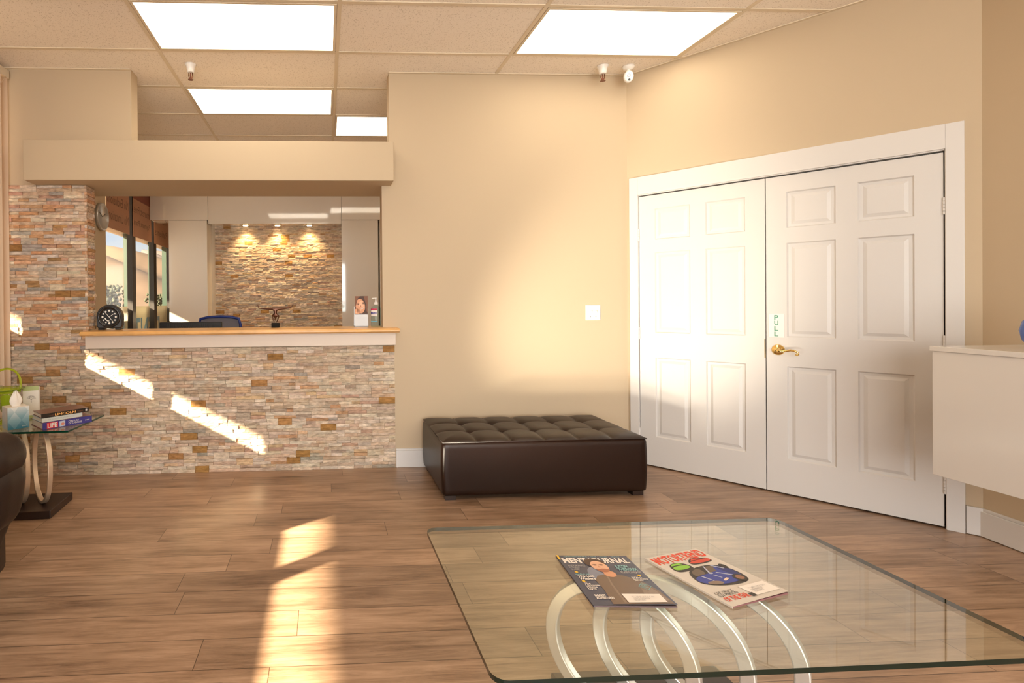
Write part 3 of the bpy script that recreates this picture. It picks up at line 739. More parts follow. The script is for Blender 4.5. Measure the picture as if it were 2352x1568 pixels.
for k in range(5):
    a = k * 2 * PI / 5; q = MB(); q.tube([(0, -0.19, 0.10), (0.28 * math.cos(a), -0.19 + 0.28 * math.sin(a), 0.07)], [0.022, 0.014], 8); q.build('leg', BLACK, oc)
    MB().lathe([(0.012, 0.0), (0.028, 0.015), (0.028, 0.045), (0.012, 0.06)], 12, 0.28 * math.cos(a), -0.19 + 0.28 * math.sin(a)).build('caster', BLACK, oc)

# table clock on the counter
tk = thing('table_clock', 'black arched table clock with a skeleton dial on the left end of the counter', 'clock', (-1.628, 4.07, 1.062), math.radians(8))
pts = [(-0.078, 0.012), (0.078, 0.012), (0.090, 0.03)] + [(0.092 * math.cos(a), 0.098 + 0.092 * math.sin(a)) for a in [PI * k / 20 for k in range(21)]] + [(-0.090, 0.03)]
m = MB(); n_ = len(pts); m.v = [(x, -0.035, z) for x, z in pts] + [(x, 0.035, z) for x, z in pts]
m.f = [tuple(range(n_)), tuple(reversed(range(n_, 2 * n_)))] + [(i, (i + 1) % n_, n_ + (i + 1) % n_, n_ + i) for i in range(n_)]; m.m = [0] * len(m.f)
m.build('case', BLACK, tk, bevel=0.006)
RXc = Matrix.Translation((0, -0.035, 0.098)) @ Matrix.Rotation(math.radians(90), 4, 'X')
MB().lathe([(0.082, 0.0), (0.080, 0.010), (0.072, 0.012), (0.064, 0.004), (0.060, 0.0)], 40).xf(RXc).build('bezel', pmat('black_gloss', (0.015, 0.013, 0.012), 0.15), tk, smooth=True)
MB().lathe([(0.060, 0.0), (0.060, 0.002)], 40).xf(RXc).build('dial', pmat('dial_black', (0.004, 0.004, 0.004), 0.2), tk)
MK = pmat('clock_silver', (0.85, 0.82, 0.75), 0.3)
for k in range(12):
    m = MB(); a = k * PI / 6; q = 0.006 if k % 3 else 0.008; cx, cy = 0.047 * math.cos(a), 0.047 * math.sin(a); m.lathe([(q, 0.002), (q * 0.6, 0.004)], 8, cx, cy)
    m.xf(RXc).build('hour_mark', MK, tk)
for a, l in ((35, 0.05), (128, 0.058), (-52, 0.05)):
    q = MB(); q.box(0, l, -0.0013, 0.0013, 0.005, 0.006); q.xf(RXc @ Matrix.Rotation(math.radians(a), 4, 'Z')); q.build('hand', MK, tk)
m = MB(); m.tube([(0.03 * math.cos(a), 0.03 * math.sin(a), 0.004) for a in [math.radians(195 + 11 * k) for k in range(8)]], 0.004, 6); m.xf(RXc).build('skeleton_gear', MK, tk)
for x in (-0.06, 0.06): bx('foot', x - 0.02, x + 0.02, -0.035, 0.035, 0, 0.014, BLACK, tk, bevel=0.004)

# bronze acrobat
ac = thing('acrobat_figurine', 'bronze figurine of an acrobat upside down with legs split wide, on a black cube', 'figurine', (-0.386, 4.14, 1.062))
BRZ = pmat('bronze', (0.09, 0.035, 0.018), 0.3, metal=0.7)
bx('plinth', -0.030, 0.030, -0.030, 0.030, 0, 0.037, pmat('plinth_black', (0.010, 0.008, 0.005), 0.7, spec=0.2), ac, bevel=0.001)
def skin(name, pts, edges, rad, mat, parent, root=0, sub=2):
    me = bpy.data.meshes.new(name); me.from_pydata(pts, edges, []); me.update()
    o = bpy.data.objects.new(name, me); C.objects.link(o)
    md = o.modifiers.new('skin', 'SKIN'); md.use_smooth_shade = True
    for i, r in enumerate(rad): me.skin_vertices[0].data[i].radius = (r, r) if not isinstance(r, tuple) else r
    for i in range(len(pts)): me.skin_vertices[0].data[i].use_root = (i == root)
    s2 = o.modifiers.new('sub', 'SUBSURF'); s2.levels = sub; s2.render_levels = sub
    me.materials.append(mat)
    if parent: o.parent = parent
    return o
ap = [(0, 0, 0.146), (0, 0, 0.128), (0, 0, 0.108), (0, 0, 0.090), (0, 0.0, 0.078), (0, -0.004, 0.066), (0, -0.006, 0.054),   # pelvis 0, waist, chest 2, collar 3, neck 4, head 5,6
      (-0.026, 0, 0.094), (-0.020, 0, 0.068), (-0.007, 0, 0.040), (0.026, 0, 0.094), (0.020, 0, 0.068), (0.007, 0, 0.040),    # arms down to the cube
      (-0.022, 0, 0.147), (-0.070, 0, 0.148), (-0.115, 0, 0.151), (-0.128, -0.002, 0.153), (-0.137, -0.002, 0.178),
      (0.022, 0, 0.147), (0.070, 0, 0.150), (0.115, 0, 0.157), (0.128, -0.002, 0.160), (0.139, -0.002, 0.186)]
ae = [(0, 1), (1, 2), (2, 3), (3, 4), (4, 5), (5, 6), (3, 7), (7, 8), (8, 9), (3, 10), (10, 11), (11, 12), (0, 13), (13, 14), (14, 15), (15, 16), (16, 17), (0, 18), (18, 19), (19, 20), (20, 21), (21, 22)]
ar = [0.014, 0.012, 0.016, 0.014, 0.006, 0.009, 0.007, 0.0075, 0.0055, 0.004, 0.0075, 0.0055, 0.004, 0.012, 0.0085, 0.0055, 0.0045, 0.003, 0.012, 0.0085, 0.0055, 0.0045, 0.003]
skin('figure', ap, ae, ar, BRZ, ac)

# brochure holder and brochure
bh = thing('brochure_holder', 'clear acrylic brochure holder standing on the right end of the counter', 'brochure holder', (0.283, 4.07, 1.062), math.radians(-4))
bx('pocket_front', -0.056, 0.056, -0.022, -0.020, 0, 0.102, CLEAR, bh); bx('back_panel', -0.056, 0.056, 0.010, 0.012, 0, 0.16, CLEAR, bh); bx('base', -0.056, 0.056, -0.022, 0.03, 0, 0.003, CLEAR, bh)
br = thing('brochure', 'tall brochure with a smiling dark-haired woman on its cover, in the acrylic holder', 'brochure', (0.286, 4.068, 1.066), math.radians(-4))
bx('booklet', -0.050, 0.050, -0.010, 0.004, 0, 0.236, PAPER, br)
yb = -0.0106
def disc(m, cx, cz, rx, rz, y, mat, a0=0, a1=2 * PI, n=28, tilt=0):
    p = []
    for k in range(n):
        a = a0 + (a1 - a0) * k / (n if abs(a1 - a0 - 2 * PI) < 1e-6 else n - 1)
        u, v = rx * math.cos(a), rz * math.sin(a); p.append((cx + u * math.cos(tilt) - v * math.sin(tilt), y, cz + u * math.sin(tilt) + v * math.cos(tilt)))
    m.poly(p, mat); return m
SK = flat('print_skin', (0.66, 0.33, 0.19)); SK2 = flat('print_skin_light', (0.78, 0.46, 0.30)); SKD = flat('print_skin_dark', (0.42, 0.17, 0.09)); HR = flat('print_hair', (0.07, 0.030, 0.018)); HR2 = flat('print_hair_light', (0.20, 0.085, 0.045)); WHT = flat('print_white', (0.66, 0.64, 0.62))
m = MB(); m.poly([(-0.050, yb, 0.092), (0.050, yb, 0.092), (0.050, yb, 0.236), (-0.050, yb, 0.236)], HR); m.build('cover_photo', None, br)
m = MB(); disc(m, -0.008, 0.158, 0.036, 0.056, yb - 0.0003, SK, tilt=0.15)
m.poly([(-0.050, yb - .0003, 0.10), (-0.02, yb - .0003, 0.094), (-0.006, yb - .0003, 0.115), (-0.03, yb - .0003, 0.14), (-0.050, yb - .0003, 0.135)], SK)
disc(m, 0.000, 0.172, 0.020, 0.026, yb - 0.0005, SK2, tilt=0.1)
for k in range(4): disc(m, -0.035 + k * 0.008, 0.112 + k * 0.004, 0.014, 0.005, yb - 0.0007, SK2, tilt=0.6)
m.poly([(-0.008, yb - .0008, 0.135), (0.020, yb - .0008, 0.150), (0.012, yb - .0008, 0.137)], WHT)
for cx, cz in ((-0.024, 0.172), (0.015, 0.177)): disc(m, cx, cz, 0.008, 0.003, yb - 0.0008, HR)
for cx, cz in ((-0.024, 0.180), (0.015, 0.186)): disc(m, cx, cz, 0.010, 0.002, yb - 0.0008, HR2, tilt=0.1)
m.poly([(-0.006, yb - .0008, 0.170), (0.000, yb - .0008, 0.150), (-0.012, yb - .0008, 0.150)], SKD)
m.build('cover_face', None, br)
m = MB(); m.poly([(0.018, yb - .001, 0.236), (0.050, yb - .001, 0.236), (0.050, yb - .001, 0.10), (0.040, yb - .001, 0.12), (0.036, yb - .001, 0.17)], HR2)
m.poly([(-0.050, yb - .001, 0.236), (-0.010, yb - .001, 0.236), (-0.030, yb - .001, 0.215), (-0.040, yb - .001, 0.17), (-0.050, yb - .001, 0.14)], HR2); m.build('cover_hair', None, br)
bx('cover_panel', -0.050, 0.050, -0.0112, -0.010, 0.0, 0.092, WHT, br)
TG = flat('text_grey', (0.35, 0.36, 0.38))
text('lettering', 'Your guide\nto a confident\nclear morning', 0.060, 0.026, TG, br, (-0.040, -0.0114, 0.056)); text('lettering', 'Care\nReimagined', 0.028, 0.012, TG, br, (0.008, -0.0114, 0.016))

# hand sanitizer
hs = thing('sanitizer_bottle', 'clear pump bottle of hand sanitizer at the right end of the counter', 'bottle', (0.400, 4.07, 1.062))
GEL = glassmat('sanitizer_gel', (0.86, 0.95, 0.955), 0.8, 1.3)
m = MB(); m.lathe([(0.036, 0.0), (0.040, 0.006), (0.040, 0.135), (0.036, 0.150), (0.020, 0.165), (0.013, 0.168), (0.013, 0.176)], 28); m.xf(Matrix.Scale(0.7, 4, (0, 1, 0))); m.build('bottle', GEL, hs, smooth=True)
m = MB(); m.lathe([(0.017, 0.172), (0.017, 0.190), (0.007, 0.193), (0.005, 0.218), (0.008, 0.220), (0.008, 0.226)], 18); m.tube([(0.004, 0, 0.223), (-0.026, 0, 0.222), (-0.032, 0, 0.216)], 0.004, 8); m.build('pump', WHITEP, hs, smooth=True)
def wrap(m, a0, a1, z0, z1, r, mat, n=12):
    for k in range(n):
        t0 = a0 + (a1 - a0) * k / n; t1 = a0 + (a1 - a0) * (k + 1) / n
        m.poly([(r * math.cos(t0), 0.7 * r * math.sin(t0), z0), (r * math.cos(t1), 0.7 * r * math.sin(t1), z0), (r * math.cos(t1), 0.7 * r * math.sin(t1), z1), (r * math.cos(t0), 0.7 * r * math.sin(t0), z1)], mat)
m = MB(); A0, A1 = math.radians(185), math.radians(280)
wrap(m, A0, A1, 0.085, 0.129, 0.0406, flat('label_cream', (0.78, 0.72, 0.66))); m.build('label', None, hs)
m = MB(); wrap(m, A0, A1, 0.130, 0.142, 0.0409, flat('label_crimson', (0.50, 0.02, 0.08))); m.build('label_top_band', None, hs)
m = MB(); wrap(m, A0 + 0.15, A1 - 0.15, 0.100, 0.116, 0.0411, flat('label_navy', (0.06, 0.05, 0.28))); m.build('label_badge', None, hs)
m = MB(); wrap(m, A0, A1, 0.040, 0.046, 0.0409, flat('label_cyan', (0.15, 0.50, 0.70))); m.build('label_stripe', None, hs)
text('lettering', 'Purell', 0.026, 0.011, WHT, hs, (-0.029, -0.0292, 0.103)); 

# ================================================================ blinds on the left
vb = thing('vertical_blinds', 'tan vertical blinds hanging at the left wall beside the stone column', 'blinds', (0, 0, 0))
VB = pmat('blind_vinyl', (0.62, 0.46, 0.32), 0.6)
bx('headrail', -2.36, -2.275, -0.9, 3.93, 2.90, 2.955, pmat('headrail_tan', (0.72, 0.62, 0.48), 0.5), vb)
ang = math.atan2(0.72, 1.0)
s0 = MB(); s0.box(-0.044, 0.044, -0.0006, 0.0006, 0.03, 2.90)
sl = s0.build('slat', VB, vb); sl.rotation_euler.z = ang; sl.location = (-2.318, 3.895, 0)
for k in range(1, 62):
    q = sl.copy(); C.objects.link(q); q.parent = vb; q.location = (-2.318, 3.895 - k * 0.077, 0)
MB().tube([(-2.28, 3.90, 2.90), (-2.27, 3.80, 2.80), (-2.275, 3.6, 2.72)], 0.002, 6).build('cord', VB, vb)

# ================================================================ ottoman
OX0, OX1, OY0, OY1 = 0.725, 2.060, 3.250, 3.925
ot = thing('tufted_ottoman', 'dark brown leather bench ottoman with button tufting against the cream wall', 'ottoman', ((OX0 + OX1) / 2, (OY0 + OY1) / 2, 0))
W2, D2 = (OX1 - OX0) / 2, (OY1 - OY0) / 2
def soft_box(m, nx_, ny_, nz_, hx, hy, z0, z1, rad, f=None):
    """rounded box as six welded grids"""
    def clampr(p):
        x, y, z = p; zc, hz = (z0 + z1) / 2, (z1 - z0) / 2
        q = Vector((x, y, z - zc)); c = Vector((max(-hx + rad, min(hx - rad, q.x)), max(-hy + rad, min(hy - rad, q.y)), max(-hz + rad, min(hz - rad, q.z))))
        d = q - c
        if d.length > 1e-9: q = c + d.normalized() * rad
        return Vector((q.x, q.y, q.z + zc))
    def grid(o, a, b_, na, nb):
        k = len(m.v)
        for j in range(nb + 1):
            for i in range(na + 1):
                p = clampr(o + a * (i / na) + b_ * (j / nb)); m.v.append(tuple(f(p) if f else p))
        for j in range(nb):
            for i in range(na):
                q = k + j * (na + 1) + i; m.f.append((q, q + 1, q + na + 2, q + na + 1)); m.m.append(0)
    X, Y, Z = Vector((2 * hx, 0, 0)), Vector((0, 2 * hy, 0)), Vector((0, 0, z1 - z0)); o = Vector((-hx, -hy, z0))
    grid(o, X, Z, nx_, nz_); grid(o + Y, X, Z, nx_, nz_); grid(o, Y, Z, ny_, nz_); grid(o + X, Y, Z, ny_, nz_); grid(o, X, Y, nx_, ny_); grid(o + Z, X, Y, nx_, ny_)
def weld(o, d=0.0006):
    bm = bmesh.new(); bm.from_mesh(o.data); bmesh.ops.remove_doubles(bm, verts=bm.verts, dist=d); bmesh.ops.recalc_face_normals(bm, faces=bm.faces)
    for f in bm.faces: f.smooth = True
    bm.to_mesh(o.data); bm.free(); return o
def bulge(p):
    z = p.z; k = math.sin(PI * min(1, max(0, (z - 0.045) / 0.33)))
    return Vector((p.x * (1 + 0.008 * k), p.y * (1 + 0.012 * k), z))
m = MB(); soft_box(m, 50, 28, 16, W2 - 0.006, D2 - 0.006, 0.026, 0.368, 0.020, bulge); weld(m.build('body', LEATH, ot, smooth=True))
# tufted top: 6 x 3 cells
m = MB(); NXT, NYT = 168, 84
def ttop(u, v):
    x = (-W2 + 2 * W2 * u) * 0.985; y = (-D2 + 2 * D2 * v) * 0.975
    eu, ev = min(u, 1 - u) * 2 * W2, min(v, 1 - v) * 2 * D2; ed = min(eu, ev)
    rim = 1 - math.exp(-ed / 0.035)
    cu, cv = u * 6, v * 3
    du = abs(cu - round(cu)) * 2 * W2 / 6; dv = abs(cv - round(cv)) * 2 * D2 / 3
    su = 1 if 0 < round(cu) < 6 else 0; sv = 1 if 0 < round(cv) < 3 else 0
    z = 0.368 + 0.027 * rim
    z -= su * 0.010 * math.exp(-du / 0.008) * min(1, ed / 0.05 + 0.25) + su * 0.007 * math.exp(-(du / 0.035) ** 2)
    z -= sv * 0.006 * math.exp(-dv / 0.007) * min(1, ed / 0.08) + sv * 0.004 * math.exp(-(dv / 0.03) ** 2)
    if su and sv:
        r_ = math.hypot(du, dv); z -= 0.030 * math.exp(-r_ / 0.026)
    return (x, y, z)
for j in range(NYT + 1):
    for i in range(NXT + 1): m.v.append(ttop(i / NXT, j / NYT))
for j in range(NYT):
    for i in range(NXT):
        q = j * (NXT + 1) + i; m.f.append((q, q + 1, q + NXT + 2, q + NXT + 1)); m.m.append(0)
m.build('tufted_top', LEATH, ot, smooth=True)
m = MB(); WP, DP_ = W2 - 0.009, D2 - 0.009; m.tube([(-WP, -DP_, 0.366), (WP, -DP_, 0.366), (WP, DP_, 0.366), (-WP, DP_, 0.366)], 0.0035, 8, closed=True); m.build('piping', LEATH, ot, smooth=True)
for i in range(1, 6):
    for j in (1, 2):
        x, y, z = ttop(i / 6, j / 3); MB().lathe([(0.012, -0.004), (0.013, 0.002), (0.008, 0.006), (0.001, 0.007)], 16).build('button', LEATH, ot, smooth=True, loc=(x, y, z + 0.002))
for x in (-W2 + 0.06, W2 - 0.06):
    for y in (-D2 + 0.05, D2 - 0.05): bx('foot', x - 0.035, x + 0.035, y - 0.03, y + 0.03, 0, 0.028, DKWOOD, ot)

# ================================================================ glass tables
def rrect(x0, x1, y0, y1, r, n=8):
    p = []
    for cx, cy, a in ((x1 - r, y0 + r, -90), (x1 - r, y1 - r, 0), (x0 + r, y1 - r, 90), (x0 + r, y0 + r, 180)):
        for k in range(n + 1): t = math.radians(a + 90 * k / n); p.append((cx + r * math.cos(t), cy + r * math.sin(t)))
    return p
def ring(name, parent, cx, cy, zc, rx, rz, rot, band, dep, mat):
    m = MB(); seg = 72; k = 0
    for i in range(seg):
        a = 2 * PI * i / seg
        for (rr, dd) in ((0, -dep / 2), (0, dep / 2), (-band, dep / 2), (-band, -dep / 2)):
            m.v.append(((rx + rr) * math.cos(a), dd, (rz + rr) * math.sin(a)))
    for i in range(seg):
        i2 = (i + 1) % seg
        for q in range(4): q2 = (q + 1) % 4; m.f.append((i * 4 + q, i * 4 + q2, i2 * 4 + q2, i2 * 4 + q)); m.m.append(0)
    o = m.build(name, mat, parent, bevel=0.004, bseg=2); o.location = (cx, cy, zc); o.rotation_euler.z = rot
    return o
ct = thing('coffee_table', 'large rectangular glass coffee table on interlocking silver rings', 'coffee table', (0.99, 1.465, 0))
m = MB(); m.prism(rrect(-0.64, 0.65, -0.378, 0.375, 0.035), 0.440, 0.452, GLASS, GLEDGE2); m.build('glass_top', None, ct)
for x in (-0.152, -0.002, 0.150): ring('ring_support', ct, x, 0.01, 0.236, 0.205, 0.204, math.radians(-45), 0.036, 0.030, SILVER)
bx('base', -0.26, 0.30, -0.20, 0.22, 0.0, 0.034, DKWOOD, ct, bevel=0.006)

stb = thing('side_table', 'small glass side table with silver rings and an espresso base by the stone wall', 'side table', (-1.86, 3.29, 0), math.radians(3))
m = MB(); m.prism([(-0.36, -0.215), (0.365, -0.215), (0.415, 0.215), (-0.36, 0.215)], 0.518, 0.529, GLASS, GLEDGE); m.build('glass_top', None, stb)
for x, y in ((-0.14, 0.0), (-0.005, 0.0), (0.125, -0.01)): ring('ring_support', stb, x, y, 0.283, 0.165, 0.236, math.radians(-50), 0.018, 0.028, pmat('champagne_nickel', (0.80, 0.66, 0.52), 0.32, metal=0.6))
bx('base', -0.24, 0.235, -0.155, 0.155, 0.0, 0.047, DKWOOD, stb, bevel=0.004)

# books
def book(loc, rz, L_, D_, T_, cov, spine, label, pages=PAGES):
    t = thing('book', label, 'book', loc, rz, 'books on the side table')
    bx('page_block', 0.004, L_ - 0.004, 0.003, D_ - 0.004, 0.003, T_ - 0.003, pages, t)
    m = MB(); m.box(0, L_, 0, D_, 0, 0.003, cov); m.box(0, L_, 0, D_, T_ - 0.003, T_, cov); m.box(0, L_, -0.001, 0.003, 0, T_, spine); m.build('cover', None, t); return t
ZT = 0.5295
bang = math.atan2(0.70, 0.71)
BLC = flat('book_blue', (0.045, 0.040, 0.22), 0.3)
b1 = book((-1.640, 3.118, ZT), bang, 0.275, 0.20, 0.040, flat('book_maroon', (0.16, 0.02, 0.03), 0.4), BLC, 'thick blue-spined hardback with a red title patch, bottom of the book pile')
bx('title_patch', 0.022, 0.082, -0.0016, -0.001, 0.003, 0.037, flat('life_red', (0.62, 0.02, 0.02)), b1); text('lettering', 'LIFE', 0.052, 0.026, WHT, b1, (0.026, -0.0019, 0.007), bold=0.03)
m = MB(); m.box(0.090, 0.122, -0.0018, -0.001, 0.004, 0.036, flat('spine_picture', (0.45, 0.50, 0.62))); disc(m, 0.108, 0.018, 0.010, 0.008, -0.0021, flat('spine_pic_red', (0.6, 0.22, 0.15))); m.build('spine_picture', None, b1)
text('lettering', 'CENTURY\nOF CHANGE', 0.075, 0.022, PAPER, b1, (0.140, -0.0016, 0.009)); text('lettering', 'LIFE', 0.026, 0.006, PAPER, b1, (0.235, -0.0016, 0.016))
b2 = book((-1.647, 3.125, ZT + 0.0405), bang + 0.02, 0.225, 0.165, 0.024, flat('book_pale', (0.42, 0.50, 0.50), 0.4), flat('book_grey', (0.55, 0.58, 0.55), 0.4), 'pale grey-green paperback in the middle of the book pile')
text('lettering', 'the good thief of memories', 0.15, 0.009, flat('spine_grey', (0.30, 0.36, 0.36)), b2, (0.03, -0.0013, 0.008))
BKC = flat('book_black', (0.018, 0.014, 0.012), 0.3)
b3 = book((-1.652, 3.128, ZT + 0.0650), bang - 0.02, 0.262, 0.155, 0.024, flat('book_umber', (0.16, 0.06, 0.035), 0.3), BKC, 'black-spined book with gold title letters, on top of the book pile')
text('lettering', 'LINCOLN', 0.115, 0.014, flat('gold_letters', (0.80, 0.42, 0.12)), b3, (0.072, -0.0016, 0.005), bold=0.03); text('lettering', 'a novel', 0.030, 0.007, flat('bronze_letters', (0.25, 0.10, 0.05)), b3, (0.034, -0.0016, 0.008)); text('lettering', 'Vidal', 0.032, 0.008, flat('bronze_letters', (0.25, 0.10, 0.05)), b3, (0.196, -0.0016, 0.008))
m = MB(); m.box(0.243, 0.253, -0.0018, -0.001, 0.006, 0.018, WHT); m.build('spine_logo', None, b3)

# tissue box
tb = thing('tissue_box', 'teal and white diamond-patterned tissue box on the side table', 'tissue box', (-1.838, 3.120, ZT), bang)
def diamond_mat():
    mm = bpy.data.materials.new('diamond_print'); mm.use_nodes = True; n = mm.node_tree; b = n.nodes['Principled BSDF']
    t = N(n, 'ShaderNodeTexCoord'); s = N(n, 'ShaderNodeSeparateXYZ'); n.links.new(t.outputs['Object'], s.inputs[0])
    h = mathn(n, 'ADD', s.outputs['X'], mathn(n, 'MULTIPLY', s.outputs['Y'], 1.0))
    a = mathn(n, 'PINGPONG', mathn(n, 'MULTIPLY', h, 28.0), 1.0); c = mathn(n, 'PINGPONG', mathn(n, 'MULTIPLY', s.outputs['Z'], 20.0), 1.0)
    d = mathn(n, 'GREATER_THAN', mathn(n, 'ADD', a, c), 1.0)
    g = mathn(n, 'ADD', mathn(n, 'MULTIPLY', s.outputs['Z'], 6.5), mathn(n, 'MULTIPLY', d, 0.14))
    r = N(n, 'ShaderNodeValToRGB'); r.color_ramp.elements[0].position = 0.05; r.color_ramp.elements[0].color = (0.02, 0.15, 0.22, 1); r.color_ramp.elements[1].position = 0.95; r.color_ramp.elements[1].color = (0.74, 0.76, 0.74, 1)
    x = r.color_ramp.elements.new(0.5); x.color = (0.22, 0.38, 0.44, 1)
    n.links.new(g, r.inputs[0])
    f = mathn(n, 'GREATER_THAN', mathn(n, 'SUBTRACT', s.outputs['X'], s.outputs['Y']), -0.0005)
    r2 = N(n, 'ShaderNodeValToRGB'); r2.color_ramp.elements[0].color = (0.42, 0.55, 0.57, 1); r2.color_ramp.elements[1].color = (0.84, 0.78, 0.72, 1)
    n.links.new(g, r2.inputs[0])
    mix = N(n, 'ShaderNodeMixRGB'); ym = mathn(n, 'LESS_THAN', s.outputs['Y'], 0.0012); n.links.new(ym, mix.inputs[0]); n.links.new(r2.outputs[0], mix.inputs[1]); n.links.new(r.outputs[0], mix.inputs[2])
    n.links.new(mix.outputs[0], b.inputs['Base Color']); b.inputs['Roughness'].default_value = 0.5
    return mm
bx('carton', 0, 0.112, 0, 0.112, 0, 0.128, diamond_mat(), tb, bevel=0.0015)
m = MB(); r_ = random.Random(5); NT = 14
top = []
for k in range(NT):
    a = 2 * PI * k / NT; q = 0.036 * (1 + 0.25 * math.sin(2 * a + 0.5)); top.append((a, q))
for lv, (zz, sc_) in enumerate(((0.128, 0.55), (0.15, 0.9), (0.175, 0.8), (0.200, 0.45), (0.212, 0.2))):
    for a, q in top: m.v.append((0.056 + q * sc_ * math.cos(a) * (1 + 0.3 * math.sin(5 * a + lv)), 0.056 + q * sc_ * 0.6 * math.sin(a) * (1 + 0.2 * math.cos(4 * a)), zz + 0.012 * math.sin(3 * a) * (lv / 4)))
for lv in range(4):
    for k in range(NT): k2 = (k + 1) % NT; m.f.append((lv * NT + k, lv * NT + k2, (lv + 1) * NT + k2, (lv + 1) * NT + k)); m.m.append(0)
m.build('tissue', pmat('tissue_white', (0.82, 0.78, 0.73), 0.8), tb, smooth=True, subsurf=1)
text('lettering', 'tissue', 0.03, 0.008, WHT, tb, (0.072, -0.0006, 0.012))

# green glass basket with clear balls
vs = thing('glass_basket', 'green art-glass basket vase with a looped handle and clear glass balls', 'vase', (-1.955, 3.30, ZT))
GG = bpy.data.materials.new('green_glass'); GG.use_nodes = True
bb = GG.node_tree.nodes['Principled BSDF']; bb.inputs['Base Color'].default_value = (0.62, 0.78, 0.06, 1); bb.inputs['Roughness'].default_value = 0.06; bb.inputs['Transmission Weight'].default_value = 0.8; bb.inputs['IOR'].default_value = 1.4
m = MB(); m.lathe([(0.045, 0.0), (0.050, 0.01), (0.020, 0.04), (0.018, 0.07), (0.040, 0.12), (0.052, 0.17), (0.075, 0.205), (0.105, 0.218), (0.103, 0.212), (0.072, 0.198), (0.046, 0.168), (0.034, 0.122), (0.012, 0.08)], 32); m.build('bowl', GG, vs, smooth=True)
m = MB(); hp = []
for k in range(25):
    t = math.radians(-22 + 224 * k / 24); hp.append((0.092 * math.cos(t), 0.02 * math.sin(t), 0.235 + 0.100 * math.sin(t)))
m.tube(hp, [0.0065 if 0 < k < 24 else 0.010 for k in range(25)], 10); m.build('handle', GG, vs, smooth=True)
for x, y, z, r in ((0.045, 0.01, 0.222, 0.018), (-0.01, -0.03, 0.226, 0.017), (0.085, -0.02, 0.243, 0.015)):
    m = MB(); m.lathe([(r * max(0.02, math.sin(PI * k / 12)), z - r * math.cos(PI * k / 12)) for k in range(13)], 20, x, y); m.build('glass_ball', CLEAR, vs, smooth=True)

# card with a tree
cdh = thing('greeting_card', 'white card with a green top band and a small tree drawing behind the tissue box', 'card', (-1.93, 3.44, ZT), math.radians(24))
m = MB(); m.box(0, 0.088, 0, 0.0012, 0, 0.205, PAPER); m.box(0.004, 0.092, 0.03, 0.0312, 0, 0.196, PAPER); m.build('card_sheet', None, cdh)
bx('top_band', 0, 0.088, -0.0006, 0.0, 0.176, 0.205, flat('olive_band', (0.42, 0.48, 0.20)), cdh)
bx('bottom_band', 0, 0.088, -0.0006, 0.0, 0.0, 0.018, flat('olive_band', (0.42, 0.48, 0.20)), cdh)
m = MB(); r_ = random.Random(3)
def branch(x, z, a, l, w_, d):
    x2, z2 = x + l * math.cos(a), z + l * math.sin(a); nx2, nz2 = -math.sin(a) * w_, math.cos(a) * w_
    m.poly([(x - nx2, -0.0007, z - nz2), (x + nx2, -0.0007, z + nz2), (x2 + nx2 * .6, -0.0007, z2 + nz2 * .6), (x2 - nx2 * .6, -0.0007, z2 - nz2 * .6)])
    if d: 
        for da in (-0.65, -0.1, 0.55): branch(x2, z2, a + da + r_.uniform(-.15, .15), l * 0.72, w_ * 0.6, d - 1)
branch(0.046, 0.100, PI / 2, 0.016, 0.0016, 4)
m.build('tree_drawing', flat('sepia', (0.10, 0.06, 0.05)), cdh)

# ================================================================ magazines
def corner_frame(o, xr, yu):
    """thing whose local x runs along the foot of the cover and y toward its head"""
    return math.atan2(xr[1], xr[0])
def magazine(name, loc, rz, W_, H_, cov, label, edge):
    t = thing(name, label, 'magazine', loc, rz)
    bx('pages', 0.001, W_ - 0.001, 0.001, H_ - 0.001, 0.0005, 0.0045, edge, t)
    m = MB(); n = 10
    for j in range(n + 1):       # the cover lifts slightly at its foot
        y = H_ * j / n
        for i in range(2): m.v.append((W_ * i, y, 0.0050 + 0.004 * (1 - j / n) ** 2 * i))
    for j in range(n): q = 2 * j; m.f.append((q, q + 1, q + 3, q + 2)); m.m.append(0)
    c = m.build('cover', cov, t)
    bx('spine', -0.001, 0.001, 0, H_, 0, 0.005, cov, t); return t, c
MZ = 0.4525
NAVY = pmat('cover_navy', (0.045, 0.055, 0.10), 0.22, spec=0.5)
W1, H1 = 0.215, 0.272
m1, c1 = magazine('magazine', (0.695, 1.332, MZ), math.atan2(-0.013, 0.214), W1, H1, NAVY, "navy magazine with a bearded man in a brown jacket, on the glass coffee table", flat('edge_dark', (0.09, 0.055, 0.06)))
m1.rotation_euler.z = -0.075
def cz(x, y, W_, H_): return 0.0050 + 0.004 * max(0, (1 - y / H_)) ** 2 * (x / W_)
def chaikin(p, n=2):
    for _ in range(n):
        q = []
        for k in range(len(p)):
            (ax, ay), (bx_, by_) = p[k], p[(k + 1) % len(p)]
            q += [(ax * .75 + bx_ * .25, ay * .75 + by_ * .25), (ax * .25 + bx_ * .75, ay * .25 + by_ * .75)]
        p = q
    return p
def patch(name, t, W_, H_, pts, mat, lift, cellsub=0):
    if 4 < len(pts) < 20 and not name.startswith('jacket'): pts = chaikin(pts)
    m = MB(); m.poly([(x, y, cz(x, y, W_, H_) + lift) for x, y in pts]); return m.build(name, mat, t)
def ell(cx, cy, rx, ry, n=30, tilt=0):
    return [(cx + rx * math.cos(a) * math.cos(tilt) - ry * math.sin(a) * math.sin(tilt), cy + rx * math.cos(a) * math.sin(tilt) + ry * math.sin(a) * math.cos(tilt)) for a in [2 * PI * k / n for k in range(n)]]
